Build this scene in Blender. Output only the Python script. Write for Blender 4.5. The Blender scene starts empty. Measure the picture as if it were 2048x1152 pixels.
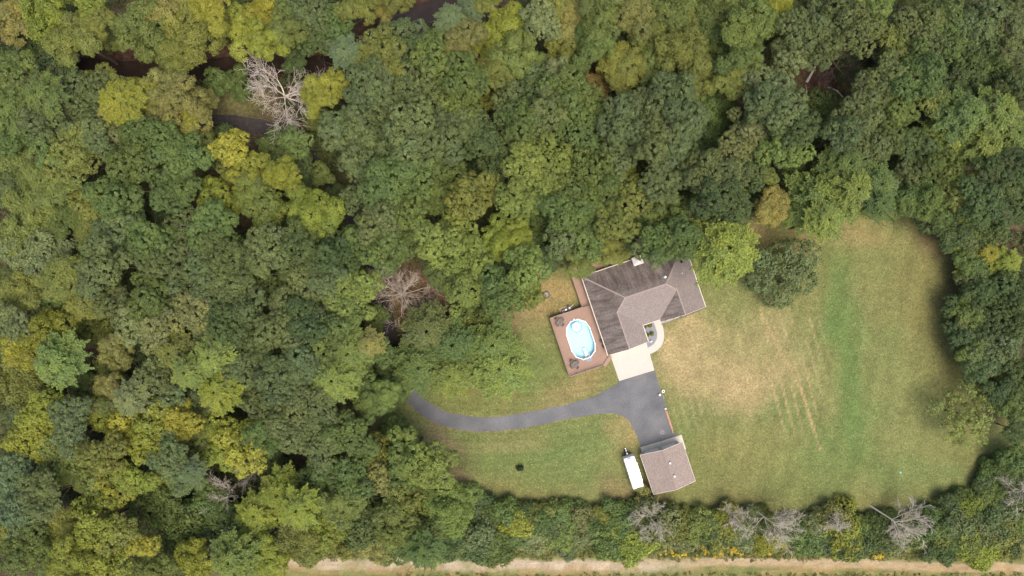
import bpy, bmesh, math, random
import numpy as np
from mathutils import Vector, Matrix, geometry

random.seed(7)
RNG = np.random.default_rng(11)
scene = bpy.context.scene
COL = scene.collection
R = math.radians

# ------------------------------------------------------------------ camera, sky, sun, exposure
H = 138.0
cam_data = bpy.data.cameras.new('camera')
cam = bpy.data.objects.new('camera', cam_data)
COL.objects.link(cam)
cam.location = (0, 0, H)
cam.rotation_euler = (0, 0, 0)
cam_data.sensor_width = 36
cam_data.lens = 36 * H / 204.8
cam_data.clip_end = 2000
scene.camera = cam

SUN_EL, SUN_AZ = 67.0, -55.0          # elevation, compass angle from +X (counter-clockwise)
sd = Vector((math.cos(R(SUN_EL)) * math.cos(R(SUN_AZ)), math.cos(R(SUN_EL)) * math.sin(R(SUN_AZ)), math.sin(R(SUN_EL))))
world = bpy.data.worlds.new('World')
scene.world = world
world.use_nodes = True
wn = world.node_tree
wn.nodes.clear()
wo = wn.nodes.new('ShaderNodeOutputWorld')
bg = wn.nodes.new('ShaderNodeBackground')
sky = wn.nodes.new('ShaderNodeTexSky')
sky.sky_type = 'NISHITA'
sky.sun_disc = False
sky.sun_elevation = R(SUN_EL)
sky.sun_rotation = R(90 - SUN_AZ)
sky.air_density = 0.9
sky.dust_density = 4.5
sky.ozone_density = 1.0
bg.inputs['Strength'].default_value = 0.14
wn.links.new(sky.outputs[0], bg.inputs[0])
wn.links.new(bg.outputs[0], wo.inputs[0])

sl = bpy.data.lights.new('sun', 'SUN')
sl.energy = 1.5
sl.angle = R(38)
sl.color = (1.0, 0.91, 0.78)
so = bpy.data.objects.new('sun', sl)
so.rotation_euler = (-sd).to_track_quat('-Z', 'Y').to_euler()
COL.objects.link(so)

scene.view_settings.view_transform = 'Standard'
scene.view_settings.look = 'None'
scene.view_settings.gamma = 1.0
scene.view_settings.use_curve_mapping = False
scene.view_settings.exposure = 0.86
scene.cycles.max_bounces = 5
scene.cycles.diffuse_bounces = 3
scene.cycles.glossy_bounces = 2
scene.cycles.transmission_bounces = 4

# ------------------------------------------------------------------ helpers
def W(px, py, h=0.0):
    k = 0.1 * (H - h) / H
    return ((px - 1024) * k, (576 - py) * k)

def tag(o, label=None, cat=None, group=None, kind=None):
    if label: o['label'] = label
    if cat: o['category'] = cat
    if group: o['group'] = group
    if kind: o['kind'] = kind
    return o

def empty(name, loc=(0, 0, 0), rz=0.0):
    o = bpy.data.objects.new(name, None)
    o.location = loc
    o.rotation_euler = (0, 0, rz)
    o.empty_display_size = 0.3
    COL.objects.link(o)
    return o

def link(name, me, mat=None, parent=None, loc=(0, 0, 0), rz=0.0, scale=None):
    o = bpy.data.objects.new(name, me)
    if mat is not None and len(me.materials) == 0:
        me.materials.append(mat)
    o.location = loc
    o.rotation_euler = (0, 0, rz)
    if scale: o.scale = scale
    COL.objects.link(o)
    if parent: o.parent = parent
    return o

def dup_tree(root, loc, rz):
    r = root.copy(); COL.objects.link(r); r.location = loc; r.rotation_euler = (0, 0, rz)
    for ch in list(root.children):
        c = ch.copy(); COL.objects.link(c); c.parent = r
        for g in list(ch.children):
            d = g.copy(); COL.objects.link(d); d.parent = c
    return r

class MB:
    """collects simple solids in one bmesh"""
    def __init__(s): s.bm = bmesh.new()
    def box(s, c, size, rz=0.0, M=None):
        m = Matrix.Translation(c) @ Matrix.Rotation(rz, 4, 'Z') @ Matrix.Diagonal((*size, 1))
        if M is not None: m = M @ m
        bmesh.ops.create_cube(s.bm, size=1, matrix=m); return s
    def cyl(s, c, r, h, n=14, r2=None, axis=None):
        m = Matrix.Translation(c)
        if axis is not None: m = m @ Vector(axis).to_track_quat('Z', 'Y').to_matrix().to_4x4()
        bmesh.ops.create_cone(s.bm, cap_ends=True, segments=n, radius1=r, radius2=r if r2 is None else r2, depth=h, matrix=m); return s
    def ball(s, c, r, sc=(1, 1, 1), sub=2):
        bmesh.ops.create_icosphere(s.bm, subdivisions=sub, radius=r, matrix=Matrix.Translation(c) @ Matrix.Diagonal((*sc, 1))); return s
    def tube(s, pts, r, n=6):
        for a, b in zip(pts[:-1], pts[1:]):
            a, b = Vector(a), Vector(b); d = b - a
            if d.length < 1e-5: continue
            s.cyl((a + b) / 2, r, d.length + r * .6, n, axis=d)
        return s
    def prism(s, pts, z0, z1):
        lo = [s.bm.verts.new((x, y, z0)) for x, y in pts]; hi = [s.bm.verts.new((x, y, z1)) for x, y in pts]
        n = len(pts)
        for i in range(n): s.bm.faces.new((lo[i], lo[(i + 1) % n], hi[(i + 1) % n], hi[i]))
        for t in geometry.tessellate_polygon([[Vector((x, y, 0)) for x, y in pts]]):
            s.bm.faces.new([hi[i] for i in t]); s.bm.faces.new([lo[i] for i in t][::-1])
        return s
    def slab(s, top, thick):
        """a planar 3D polygon given thickness downwards"""
        hi = [s.bm.verts.new(p) for p in top]; lo = [s.bm.verts.new((p[0], p[1], p[2] - thick)) for p in top]
        n = len(top); s.bm.faces.new(hi); s.bm.faces.new(lo[::-1])
        for i in range(n): s.bm.faces.new((hi[i], lo[i], lo[(i + 1) % n], hi[(i + 1) % n]))
        return s
    def bevel(s, w=0.01, seg=1):
        bmesh.ops.bevel(s.bm, geom=list(s.bm.edges), offset=w, segments=seg, affect='EDGES', clamp_overlap=True); return s
    def mesh(s, name, smooth=False):
        bmesh.ops.recalc_face_normals(s.bm, faces=list(s.bm.faces))
        me = bpy.data.meshes.new(name); s.bm.to_mesh(me); s.bm.free()
        if smooth:
            for p in me.polygons: p.use_smooth = True
        return me
    def obj(s, name, mat, parent=None, loc=(0, 0, 0), rz=0.0, smooth=False):
        return link(name, s.mesh(name, smooth), mat, parent, loc, rz)

# numpy value noise ---------------------------------------------------------------
_G = np.random.default_rng(5).random((256, 256))
def vnoise(x, y):
    xi, yi = np.floor(x).astype(int), np.floor(y).astype(int)
    fx, fy = x - xi, y - yi
    fx = fx * fx * (3 - 2 * fx); fy = fy * fy * (3 - 2 * fy)
    g = lambda a, b: _G[a % 256, b % 256]
    return (g(xi, yi) * (1 - fx) + g(xi + 1, yi) * fx) * (1 - fy) + (g(xi, yi + 1) * (1 - fx) + g(xi + 1, yi + 1) * fx) * fy
def fbm(x, y, s, o=4):
    v = 0; a = .5
    for i in range(o):
        v = v + a * vnoise(x / s + 17.3 * i, y / s + 9.1 * i); s *= .5; a *= .5
    return v / (1 - .5 ** o)

def poly_dist(X, Y, pts):
    """signed distance (positive inside) from points to a polygon"""
    P = np.array(pts, float); n = len(P)
    d = np.full(X.shape, 1e9); inside = np.zeros(X.shape, bool)
    for i in range(n):
        x1, y1 = P[i]; x2, y2 = P[(i + 1) % n]
        dx, dy = x2 - x1, y2 - y1
        t = np.clip(((X - x1) * dx + (Y - y1) * dy) / (dx * dx + dy * dy + 1e-9), 0, 1)
        d = np.minimum(d, np.hypot(X - x1 - t * dx, Y - y1 - t * dy))
        c = ((y1 > Y) != (y2 > Y)) & (X < (x2 - x1) * (Y - y1) / (y2 - y1 + 1e-12) + x1)
        inside ^= c
    return np.where(inside, d, -d)
def line_dist(X, Y, pts):
    d = np.full(X.shape, 1e9)
    for (x1, y1), (x2, y2) in zip(pts[:-1], pts[1:]):
        dx, dy = x2 - x1, y2 - y1
        t = np.clip(((X - x1) * dx + (Y - y1) * dy) / (dx * dx + dy * dy + 1e-9), 0, 1)
        d = np.minimum(d, np.hypot(X - x1 - t * dx, Y - y1 - t * dy))
    return d
def sstep(a, b, x):
    t = np.clip((x - a) / (b - a), 0, 1); return t * t * (3 - 2 * t)

# ------------------------------------------------------------------ materials
def srgb(r, g, b):
    f = lambda c: (c / 255 / 12.92) if c / 255 <= .04045 else ((c / 255 + .055) / 1.055) ** 2.4
    return (f(r), f(g), f(b))

def mat_base(name):
    m = bpy.data.materials.new(name); m.use_nodes = True
    nt = m.node_tree; b = nt.nodes['Principled BSDF']
    return m, nt, b
def plain(name, col, rough=.7, var=.12, scale=3.0, metallic=0.0, bump=0.0, spec=.3):
    """a colour with soft procedural mottling in object space"""
    m, nt, b = mat_base(name)
    tc = nt.nodes.new('ShaderNodeTexCoord'); n = nt.nodes.new('ShaderNodeTexNoise')
    n.inputs['Scale'].default_value = scale; n.inputs['Detail'].default_value = 6; n.inputs['Roughness'].default_value = .65
    nt.links.new(tc.outputs['Object'], n.inputs['Vector'])
    mr = nt.nodes.new('ShaderNodeMapRange'); mr.inputs[1].default_value = .25; mr.inputs[2].default_value = .75
    mr.inputs[3].default_value = 1 - var; mr.inputs[4].default_value = 1 + var
    nt.links.new(n.outputs[0], mr.inputs[0])
    mx = nt.nodes.new('ShaderNodeVectorMath'); mx.operation = 'SCALE'; mx.inputs[0].default_value = col
    nt.links.new(mr.outputs[0], mx.inputs['Scale']); nt.links.new(mx.outputs[0], b.inputs['Base Color'])
    b.inputs['Roughness'].default_value = rough; b.inputs['Metallic'].default_value = metallic
    b.inputs['Specular IOR Level'].default_value = spec
    if bump:
        bp = nt.nodes.new('ShaderNodeBump'); bp.inputs['Strength'].default_value = bump; bp.inputs['Distance'].default_value = .02
        nt.links.new(n.outputs[0], bp.inputs['Height']); nt.links.new(bp.outputs[0], b.inputs['Normal'])
    return m

def attr_ground(name, attr='Col', scales=((0.35, .35), (2.2, .30), (9.0, .45)), rough=.95, bump=.6):
    """albedo from a vertex colour (what grows or lies there) broken up by several noise scales"""
    m, nt, b = mat_base(name)
    at = nt.nodes.new('ShaderNodeAttribute'); at.attribute_name = attr
    tc = nt.nodes.new('ShaderNodeTexCoord')
    cur = at.outputs['Color']
    last = None
    for s, v in scales:
        n = nt.nodes.new('ShaderNodeTexNoise'); n.inputs['Scale'].default_value = s; n.inputs['Detail'].default_value = 5
        n.inputs['Roughness'].default_value = .7
        nt.links.new(tc.outputs['Object'], n.inputs['Vector'])
        mr = nt.nodes.new('ShaderNodeMapRange'); mr.inputs[1].default_value = .3; mr.inputs[2].default_value = .7
        mr.inputs[3].default_value = 1 - v; mr.inputs[4].default_value = 1 + v
        nt.links.new(n.outputs[0], mr.inputs[0])
        mx = nt.nodes.new('ShaderNodeVectorMath'); mx.operation = 'SCALE'
        nt.links.new(cur, mx.inputs[0]); nt.links.new(mr.outputs[0], mx.inputs['Scale'])
        cur = mx.outputs[0]; last = n
    n2 = nt.nodes.new('ShaderNodeTexNoise'); n2.inputs['Scale'].default_value = 1.3; n2.inputs['Detail'].default_value = 6
    nt.links.new(tc.outputs['Object'], n2.inputs['Vector'])
    mr = nt.nodes.new('ShaderNodeMapRange'); mr.inputs[1].default_value = .45; mr.inputs[2].default_value = .75; mr.inputs[4].default_value = .35
    nt.links.new(n2.outputs[0], mr.inputs[0])
    mm = nt.nodes.new('ShaderNodeVectorMath'); mm.operation = 'MULTIPLY'; mm.inputs[1].default_value = (1.12, 1.0, .85)
    nt.links.new(cur, mm.inputs[0])
    mc = nt.nodes.new('ShaderNodeMix'); mc.data_type = 'RGBA'
    nt.links.new(mr.outputs[0], mc.inputs[0]); nt.links.new(cur, mc.inputs[6]); nt.links.new(mm.outputs[0], mc.inputs[7])
    nt.links.new(mc.outputs[2], b.inputs['Base Color'])
    b.inputs['Roughness'].default_value = rough; b.inputs['Specular IOR Level'].default_value = .1
    bp = nt.nodes.new('ShaderNodeBump'); bp.inputs['Strength'].default_value = bump; bp.inputs['Distance'].default_value = .08
    nt.links.new(last.outputs[0], bp.inputs['Height']); nt.links.new(bp.outputs[0], b.inputs['Normal'])
    return m

def foliage_mat(name, yellow=.35, transl=.30):
    m, nt, b = mat_base(name)
    oi = nt.nodes.new('ShaderNodeObjectInfo')
    a1 = nt.nodes.new('ShaderNodeAttribute'); a1.attribute_name = 'leaf'
    a2 = nt.nodes.new('ShaderNodeAttribute'); a2.attribute_name = 'lobe'
    mr = nt.nodes.new('ShaderNodeMapRange'); mr.inputs[3].default_value = .68; mr.inputs[4].default_value = 1.42
    nt.links.new(a1.outputs['Fac'], mr.inputs[0])
    v = nt.nodes.new('ShaderNodeVectorMath'); v.operation = 'SCALE'
    nt.links.new(oi.outputs['Color'], v.inputs[0]); nt.links.new(mr.outputs[0], v.inputs['Scale'])
    y = nt.nodes.new('ShaderNodeVectorMath'); y.operation = 'MULTIPLY'; y.inputs[1].default_value = (1.28, 1.16, .8)
    nt.links.new(v.outputs[0], y.inputs[0])
    f = nt.nodes.new('ShaderNodeMath'); f.operation = 'MULTIPLY'; f.inputs[1].default_value = yellow * 2
    nt.links.new(a2.outputs['Fac'], f.inputs[0])
    mc = nt.nodes.new('ShaderNodeMix'); mc.data_type = 'RGBA'
    nt.links.new(f.outputs[0], mc.inputs[0]); nt.links.new(v.outputs[0], mc.inputs[6]); nt.links.new(y.outputs[0], mc.inputs[7])
    nt.links.new(mc.outputs[2], b.inputs['Base Color'])
    b.inputs['Roughness'].default_value = .6; b.inputs['Specular IOR Level'].default_value = .25
    tr = nt.nodes.new('ShaderNodeBsdfTranslucent'); nt.links.new(mc.outputs[2], tr.inputs['Color'])
    ms = nt.nodes.new('ShaderNodeMixShader'); ms.inputs[0].default_value = transl
    nt.links.new(b.outputs[0], ms.inputs[1]); nt.links.new(tr.outputs[0], ms.inputs[2])
    nt.links.new(ms.outputs[0], nt.nodes['Material Output'].inputs['Surface'])
    return m

M_GROUND = attr_ground('forest floor', scales=((.15, .35), (1.2, .45), (5.0, .5)))
M_LAWN = attr_ground('mown grass', scales=((.25, .12), (1.1, .22), (2.6, .38), (6.5, .42)))
M_TRACK = attr_ground('dry track', scales=((.4, .15), (2.0, .2), (7.0, .3)))
M_LEAF = foliage_mat('tree leaves')
M_BUSH = foliage_mat('bush leaves', yellow=.3)
M_BARK = plain('bark', (.11, .085, .065), .9, .35, 3)
M_DEAD = plain('bleached dead wood', (.62, .54, .45), .85, .25, 1.5)
M_DEADG = plain('grey dead wood', (.49, .44, .355), .85, .25, 1.5)
M_WHITE = plain('white vinyl', (.80, .80, .80), .45, .03, 2)
M_FASCIA = plain('cream gutter paint', (.72, .66, .56), .5, .06, 2)
M_SIDING = plain('beige siding', (.50, .45, .38), .7, .08, 2)
M_GLASS = plain('window glass', (.03, .04, .05), .08, .1, 1, spec=.6)
M_GREY = plain('grey plastic', (.22, .22, .23), .5, .15, 4)
M_DARK = plain('dark resin wicker', (.075, .066, .06), .6, .3, 12)
M_BLACK = plain('black rubber', (.02, .02, .02), .7, .2, 5)
M_SLATS = plain('weathered grey wood', (.17, .145, .125), .8, .3, 6)
M_WOOD = plain('yellow pine', (.42, .29, .16), .8, .2, 5)
M_RUST = plain('rusty orange timber', (.40, .20, .11), .85, .35, 3)
M_METAL = plain('galvanised metal', (.55, .56, .57), .35, .1, 3, metallic=.7)
M_STONE = plain('fire ring stone', (.15, .12, .10), .9, .3, 4)
M_GREENBOX = plain('green enamel', (.13, .22, .17), .5, .1, 3)

def roof_mat(name, base, dirt, streak=1.0):
    """asphalt shingles: courses and tabs as fine relief and colour, algal streaks running down the slope plus painted shade, read from the 'uvw' attribute
    (x along the eave, y up the slope, z how dark that slope is, algal stain plus painted shade)"""
    m, nt, b = mat_base(name)
    at = nt.nodes.new('ShaderNodeAttribute'); at.attribute_name = 'uvw'
    sx = nt.nodes.new('ShaderNodeSeparateXYZ'); nt.links.new(at.outputs['Vector'], sx.inputs[0])
    cb = nt.nodes.new('ShaderNodeCombineXYZ'); nt.links.new(sx.outputs[0], cb.inputs[0]); nt.links.new(sx.outputs[1], cb.inputs[1])
    br = nt.nodes.new('ShaderNodeTexBrick'); nt.links.new(cb.outputs[0], br.inputs['Vector'])
    br.inputs['Scale'].default_value = 1; br.inputs['Brick Width'].default_value = .3; br.inputs['Row Height'].default_value = .15
    br.inputs['Mortar Size'].default_value = .02; br.inputs['Bias'].default_value = 0
    br.inputs['Color1'].default_value = (.82, .82, .82, 1); br.inputs['Color2'].default_value = (1.18, 1.17, 1.15, 1); br.inputs['Mortar'].default_value = (.6, .6, .6, 1)
    n = nt.nodes.new('ShaderNodeTexNoise'); n.inputs['Scale'].default_value = 4.5; n.inputs['Detail'].default_value = 8; n.inputs['Roughness'].default_value = .85
    nt.links.new(cb.outputs[0], n.inputs['Vector'])
    mr = nt.nodes.new('ShaderNodeMapRange'); mr.inputs[1].default_value = .3; mr.inputs[2].default_value = .7; mr.inputs[3].default_value = .78; mr.inputs[4].default_value = 1.22
    nt.links.new(n.outputs[0], mr.inputs[0])
    v = nt.nodes.new('ShaderNodeVectorMath'); v.operation = 'MULTIPLY'; v.inputs[0].default_value = base
    nt.links.new(br.outputs[0], v.inputs[1])
    v2 = nt.nodes.new('ShaderNodeVectorMath'); v2.operation = 'SCALE'; nt.links.new(v.outputs[0], v2.inputs[0]); nt.links.new(mr.outputs[0], v2.inputs['Scale'])
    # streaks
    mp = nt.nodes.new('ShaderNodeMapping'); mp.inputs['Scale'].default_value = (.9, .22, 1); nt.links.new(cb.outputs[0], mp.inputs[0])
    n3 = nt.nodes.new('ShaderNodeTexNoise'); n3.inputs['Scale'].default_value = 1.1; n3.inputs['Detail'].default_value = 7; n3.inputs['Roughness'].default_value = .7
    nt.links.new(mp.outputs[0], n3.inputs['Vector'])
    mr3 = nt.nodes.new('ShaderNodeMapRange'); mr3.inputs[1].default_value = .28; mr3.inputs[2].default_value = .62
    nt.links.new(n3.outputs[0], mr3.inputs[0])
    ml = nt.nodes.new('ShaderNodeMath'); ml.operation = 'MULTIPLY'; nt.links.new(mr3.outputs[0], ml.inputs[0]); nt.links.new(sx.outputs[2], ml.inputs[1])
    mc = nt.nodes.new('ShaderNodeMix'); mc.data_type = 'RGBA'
    d2 = nt.nodes.new('ShaderNodeVectorMath'); d2.operation = 'MULTIPLY'; d2.inputs[1].default_value = dirt  # darkens for algal streaks and for the shade painted on some slopes
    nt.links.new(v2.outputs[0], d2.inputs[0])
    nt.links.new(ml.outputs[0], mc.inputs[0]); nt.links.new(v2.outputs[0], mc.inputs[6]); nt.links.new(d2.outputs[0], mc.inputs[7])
    nt.links.new(mc.outputs[2], b.inputs['Base Color'])
    b.inputs['Roughness'].default_value = .95; b.inputs['Specular IOR Level'].default_value = .1
    bp = nt.nodes.new('ShaderNodeBump'); bp.inputs['Strength'].default_value = .5; bp.inputs['Distance'].default_value = .03
    nt.links.new(br.outputs['Fac'], bp.inputs['Height']); nt.links.new(bp.outputs[0], b.inputs['Normal'])
    return m
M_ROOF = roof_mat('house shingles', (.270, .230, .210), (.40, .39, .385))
M_ROOFG = roof_mat('garage shingles', (.33, .268, .23), (.5, .5, .5))
M_CAP = plain('ridge cap shingle', (.31, .25, .225), .95, .15, 6)

def asphalt_mat():
    m, nt, b = mat_base('asphalt')
    tc = nt.nodes.new('ShaderNodeTexCoord')
    n1 = nt.nodes.new('ShaderNodeTexNoise'); n1.inputs['Scale'].default_value = .22; n1.inputs['Detail'].default_value = 6
    n2 = nt.nodes.new('ShaderNodeTexNoise'); n2.inputs['Scale'].default_value = 6; n2.inputs['Detail'].default_value = 5; n2.inputs['Roughness'].default_value = .8
    for n in (n1, n2): nt.links.new(tc.outputs['Object'], n.inputs['Vector'])
    cr = nt.nodes.new('ShaderNodeValToRGB'); cr.color_ramp.elements[0].position = .3; cr.color_ramp.elements[1].position = .72
    cr.color_ramp.elements[0].color = (.104, .106, .111, 1); cr.color_ramp.elements[1].color = (.165, .164, .166, 1)
    nt.links.new(n1.outputs[0], cr.inputs[0])
    mr = nt.nodes.new('ShaderNodeMapRange'); mr.inputs[1].default_value = .3; mr.inputs[2].default_value = .7; mr.inputs[3].default_value = .66; mr.inputs[4].default_value = 1.34
    nt.links.new(n2.outputs[0], mr.inputs[0])
    v = nt.nodes.new('ShaderNodeVectorMath'); v.operation = 'SCALE'; nt.links.new(cr.outputs[0], v.inputs[0]); nt.links.new(mr.outputs[0], v.inputs['Scale'])
    nt.links.new(v.outputs[0], b.inputs['Base Color']); b.inputs['Roughness'].default_value = .9; b.inputs['Specular IOR Level'].default_value = .2
    return m
M_ASPHALT = asphalt_mat()
M_CONC = plain('pale concrete', (.48, .445, .385), .85, .07, .8, bump=.1)
M_CONC2 = plain('older concrete', (.52, .47, .38), .85, .16, 1.2, bump=.1)
M_GRAVELM = plain('grey landscaping gravel', (.24, .245, .26), .9, .35, 6, bump=.5)
M_BOARDS = plain('red brown deck boards', (.30, .195, .145), .75, .10, 1.2)
M_POOLFLOOR = plain('pale blue pool liner', (.46, .67, .71), .5, .05, 1.0)
def water_mat():
    m, nt, b = mat_base('clear pool water')
    b.inputs['Base Color'].default_value = (.80, .96, 1.0, 1)
    b.inputs['Roughness'].default_value = .03; b.inputs['Transmission Weight'].default_value = 1.0; b.inputs['IOR'].default_value = 1.33
    n = nt.nodes.new('ShaderNodeTexNoise'); n.inputs['Scale'].default_value = 2.5
    bp = nt.nodes.new('ShaderNodeBump'); bp.inputs['Strength'].default_value = .05; bp.inputs['Distance'].default_value = .03
    tc = nt.nodes.new('ShaderNodeTexCoord'); nt.links.new(tc.outputs['Object'], n.inputs['Vector'])
    nt.links.new(n.outputs[0], bp.inputs['Height']); nt.links.new(bp.outputs[0], b.inputs['Normal'])
    # let daylight through as thin water would
    lt = nt.nodes.new('ShaderNodeBsdfTransparent'); lt.inputs[0].default_value = (.88, .97, .985, 1)
    ms = nt.nodes.new('ShaderNodeMixShader'); ms.inputs[0].default_value = .85
    nt.links.new(b.outputs[0], ms.inputs[1]); nt.links.new(lt.outputs[0], ms.inputs[2])
    nt.links.new(ms.outputs[0], nt.nodes['Material Output'].inputs['Surface'])
    return m
M_WATER = water_mat()
M_CREEK = plain('still brown creek water', (.030, .020, .014), .25, .4, .5, spec=.3)

# ------------------------------------------------------------------ the ground
CREEK = [W(*p) for p in [(-80, 60), (20, 95), (90, 112), (170, 135), (240, 140), (330, 137), (430, 135), (520, 120), (600, 128), (680, 130), (735, 92), (790, 48), (850, 22), (910, 0), (960, -50)]]
DRIVE_C = [(300, 238), (430, 242), (490, 247), (540, 258), (580, 278), (612, 308), (642, 342), (668, 377), (690, 412), (705, 450), (722, 500), (738, 540), (755, 580), (768, 620), (777, 660), (784, 700), (795, 740), (813, 778), (836, 806), (866, 828), (900, 842), (950, 849), (1000, 848), (1050, 840), (1100, 831), (1150, 820)]
LAWN_P = [(760, 800), (800, 760), (880, 740), (950, 700), (1000, 640), (1040, 590), (1060, 540), (1110, 500), (1200, 480), (1400, 500), (1470, 460), (1520, 420), (1600, 440), (1720, 420), (1830, 430), (1900, 470), (1950, 560), (1950, 640), (1930, 700), (1975, 790), (2048, 850), (2040, 900), (1960, 970), (1900, 1020), (1800, 1040), (1600, 1045), (1400, 1035), (1200, 1025), (1060, 1020), (970, 1005), (890, 965), (850, 900), (790, 870), (745, 850)]
LAWN_W = [W(*p) for p in LAWN_P]

def grid_sheet(name, x0, x1, y0, y1, res, zf, keep, colf, mat, kind='structure'):
    nx, ny = int((x1 - x0) / res) + 1, int((y1 - y0) / res) + 1
    xs, ys = np.linspace(x0, x1, nx), np.linspace(y0, y1, ny)
    X, Y = np.meshgrid(xs, ys)
    K = keep(X, Y)
    Z = zf(X, Y)
    C = colf(X, Y)
    idx = np.arange(nx * ny).reshape(ny, nx)
    f = np.stack([idx[:-1, :-1], idx[:-1, 1:], idx[1:, 1:], idx[1:, :-1]], -1).reshape(-1, 4)
    kf = (K[:-1, :-1] & K[:-1, 1:] & K[1:, 1:] & K[1:, :-1]).reshape(-1)
    f = f[kf]
    used, inv = np.unique(f, return_inverse=True)
    V = np.stack([X, Y, Z], -1).reshape(-1, 3)[used]
    me = raw_mesh(name, V, inv.reshape(-1, 4))
    ca = me.color_attributes.new('Col', 'FLOAT_COLOR', 'POINT')
    c = np.ones((len(V), 4), np.float32); c[:, :3] = C.reshape(-1, 3)[used]
    ca.data.foreach_set('color', c.ravel())
    for p in me.polygons: p.use_smooth = True
    return tag(link(name, me, mat), kind=kind)

def raw_mesh(name, V, F):
    me = bpy.data.meshes.new(name)
    V = np.ascontiguousarray(V, np.float32); F = np.ascontiguousarray(F, np.int32)
    k = F.shape[1]
    me.vertices.add(len(V)); me.vertices.foreach_set('co', V.ravel())
    me.loops.add(F.size); me.loops.foreach_set('vertex_index', F.ravel())
    me.polygons.add(len(F)); me.polygons.foreach_set('loop_start', np.arange(0, F.size, k, dtype=np.int32))
    me.update(calc_edges=True)
    return me

def ground_z(X, Y):
    d = line_dist(X, Y, CREEK)
    return -1.3 * (1 - sstep(1.2, 4.0, d)) * 1.0
def mixc(C, col, w):
    return C * (1 - w[..., None]) + np.array(col) * w[..., None]
LITTER = (.078, .060, .037); DIRT = (.16, .10, .068); MOSS = (.055, .065, .022)
GRASS = (.148, .161, .058); GREEN = (.098, .146, .044); STRAW = (.33, .25, .13); OLIVE = (.150, .142, .052)
def spots(C, X, Y, lst, warp=3.0):
    Xw = X + (fbm(X, Y, 8) - .5) * warp * 2; Yw = Y + (fbm(X + 50, Y + 20, 8) - .5) * warp * 2
    for px, py, rx, ry, ang, col, s in lst:
        cx, cy = W(px, py); a = R(ang)
        dx, dy = Xw - cx, Yw - cy
        u = (dx * math.cos(a) + dy * math.sin(a)) / (rx * .1); v = (-dx * math.sin(a) + dy * math.cos(a)) / (ry * .1)
        w = np.exp(-(u * u + v * v) ** 1.3) * s
        w = w * np.clip(.55 + .9 * fbm(X + px, Y, 3.0), 0, 1)
        C = mixc(C, col, np.clip(w, 0, 1))
    return C
def ground_col(X, Y):
    C = np.ones(X.shape + (3,)) * np.array(LITTER)
    C = mixc(C, MOSS, sstep(.42, .62, fbm(X, Y, 14)))
    C = mixc(C, (.075, .042, .03), 1 - sstep(3, 8, line_dist(X, Y, CREEK)))
    C = mixc(C, (.04, .026, .018), (1 - sstep(1, 5, line_dist(X, Y, CREEK))) * .8)
    C = spots(C, X, Y, [(860, 580, 70, 55, 0, DIRT, .9), (840, 610, 50, 60, 0, (.17, .11, .06), .8), (1640, 180, 60, 90, 0, (.11, .058, .042), .9),
                        (1590, 395, 45, 25, 0, (.10, .052, .04), 1), (1220, 530, 60, 30, 20, DIRT, .6), (475, 215, 75, 32, 0, (.13, .125, .05), 1.0), (1530, 445, 60, 40, 0, (.17, .11, .06), .9),
                        (770, 850, 40, 40, 0, DIRT, .8), (725, 590, 20, 90, 15, DIRT, .6), (1010, 450, 80, 30, 0, LITTER, .5), (970, 60, 60, 40, 0, (.09, .10, .04), .7)])
    yw = (576 - Y / .1)
    # mown verge south of the hedgerow, out to the field
    xw = X / .1 + 1024
    verge = sstep(1060, 1090, yw + (fbm(X, Y, 12) - .5) * 30)
    C = mixc(C, (.17, .165, .062), verge * sstep(560, 700, xw + 3 * (yw - 1090)))
    return C
MARG = 30
grid_sheet('ground', -104 - MARG, 104 + MARG, -60 - MARG, 60 + MARG, 1.0, ground_z, lambda X, Y: np.ones(X.shape, bool), ground_col, M_GROUND)
# coarse land beyond, out to the horizon
mb = MB()
for x0, x1, y0, y1 in ((-900, 900, 90, 900), (-900, 900, -900, -90), (-900, -134, -90, 90), (134, 900, -90, 90)):
    mb.bm.faces.new([mb.bm.verts.new((x, y, -.01)) for x, y in ((x0, y0), (x1, y0), (x1, y1), (x0, y1))])
tag(mb.obj('distant_land', plain('distant grassland', (.10, .10, .045), .95, .3, .02)), kind='structure')
# creek water
pts = CREEK; L, Rr = [], []
for i, p in enumerate(pts):
    a = Vector(pts[max(i - 1, 0)]); b_ = Vector(pts[min(i + 1, len(pts) - 1)]); d = (b_ - a).normalized(); n = Vector((-d.y, d.x))
    L.append(Vector(p) + n * 2.6); Rr.append(Vector(p) - n * 2.6)
mb = MB()
lv = [mb.bm.verts.new((p.x, p.y, -.95)) for p in L]; rv = [mb.bm.verts.new((p.x, p.y, -.95)) for p in Rr]
for i in range(len(lv) - 1): mb.bm.faces.new((lv[i], lv[i + 1], rv[i + 1], rv[i]))
tag(mb.obj('creek_water', M_CREEK), kind='structure')

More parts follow.
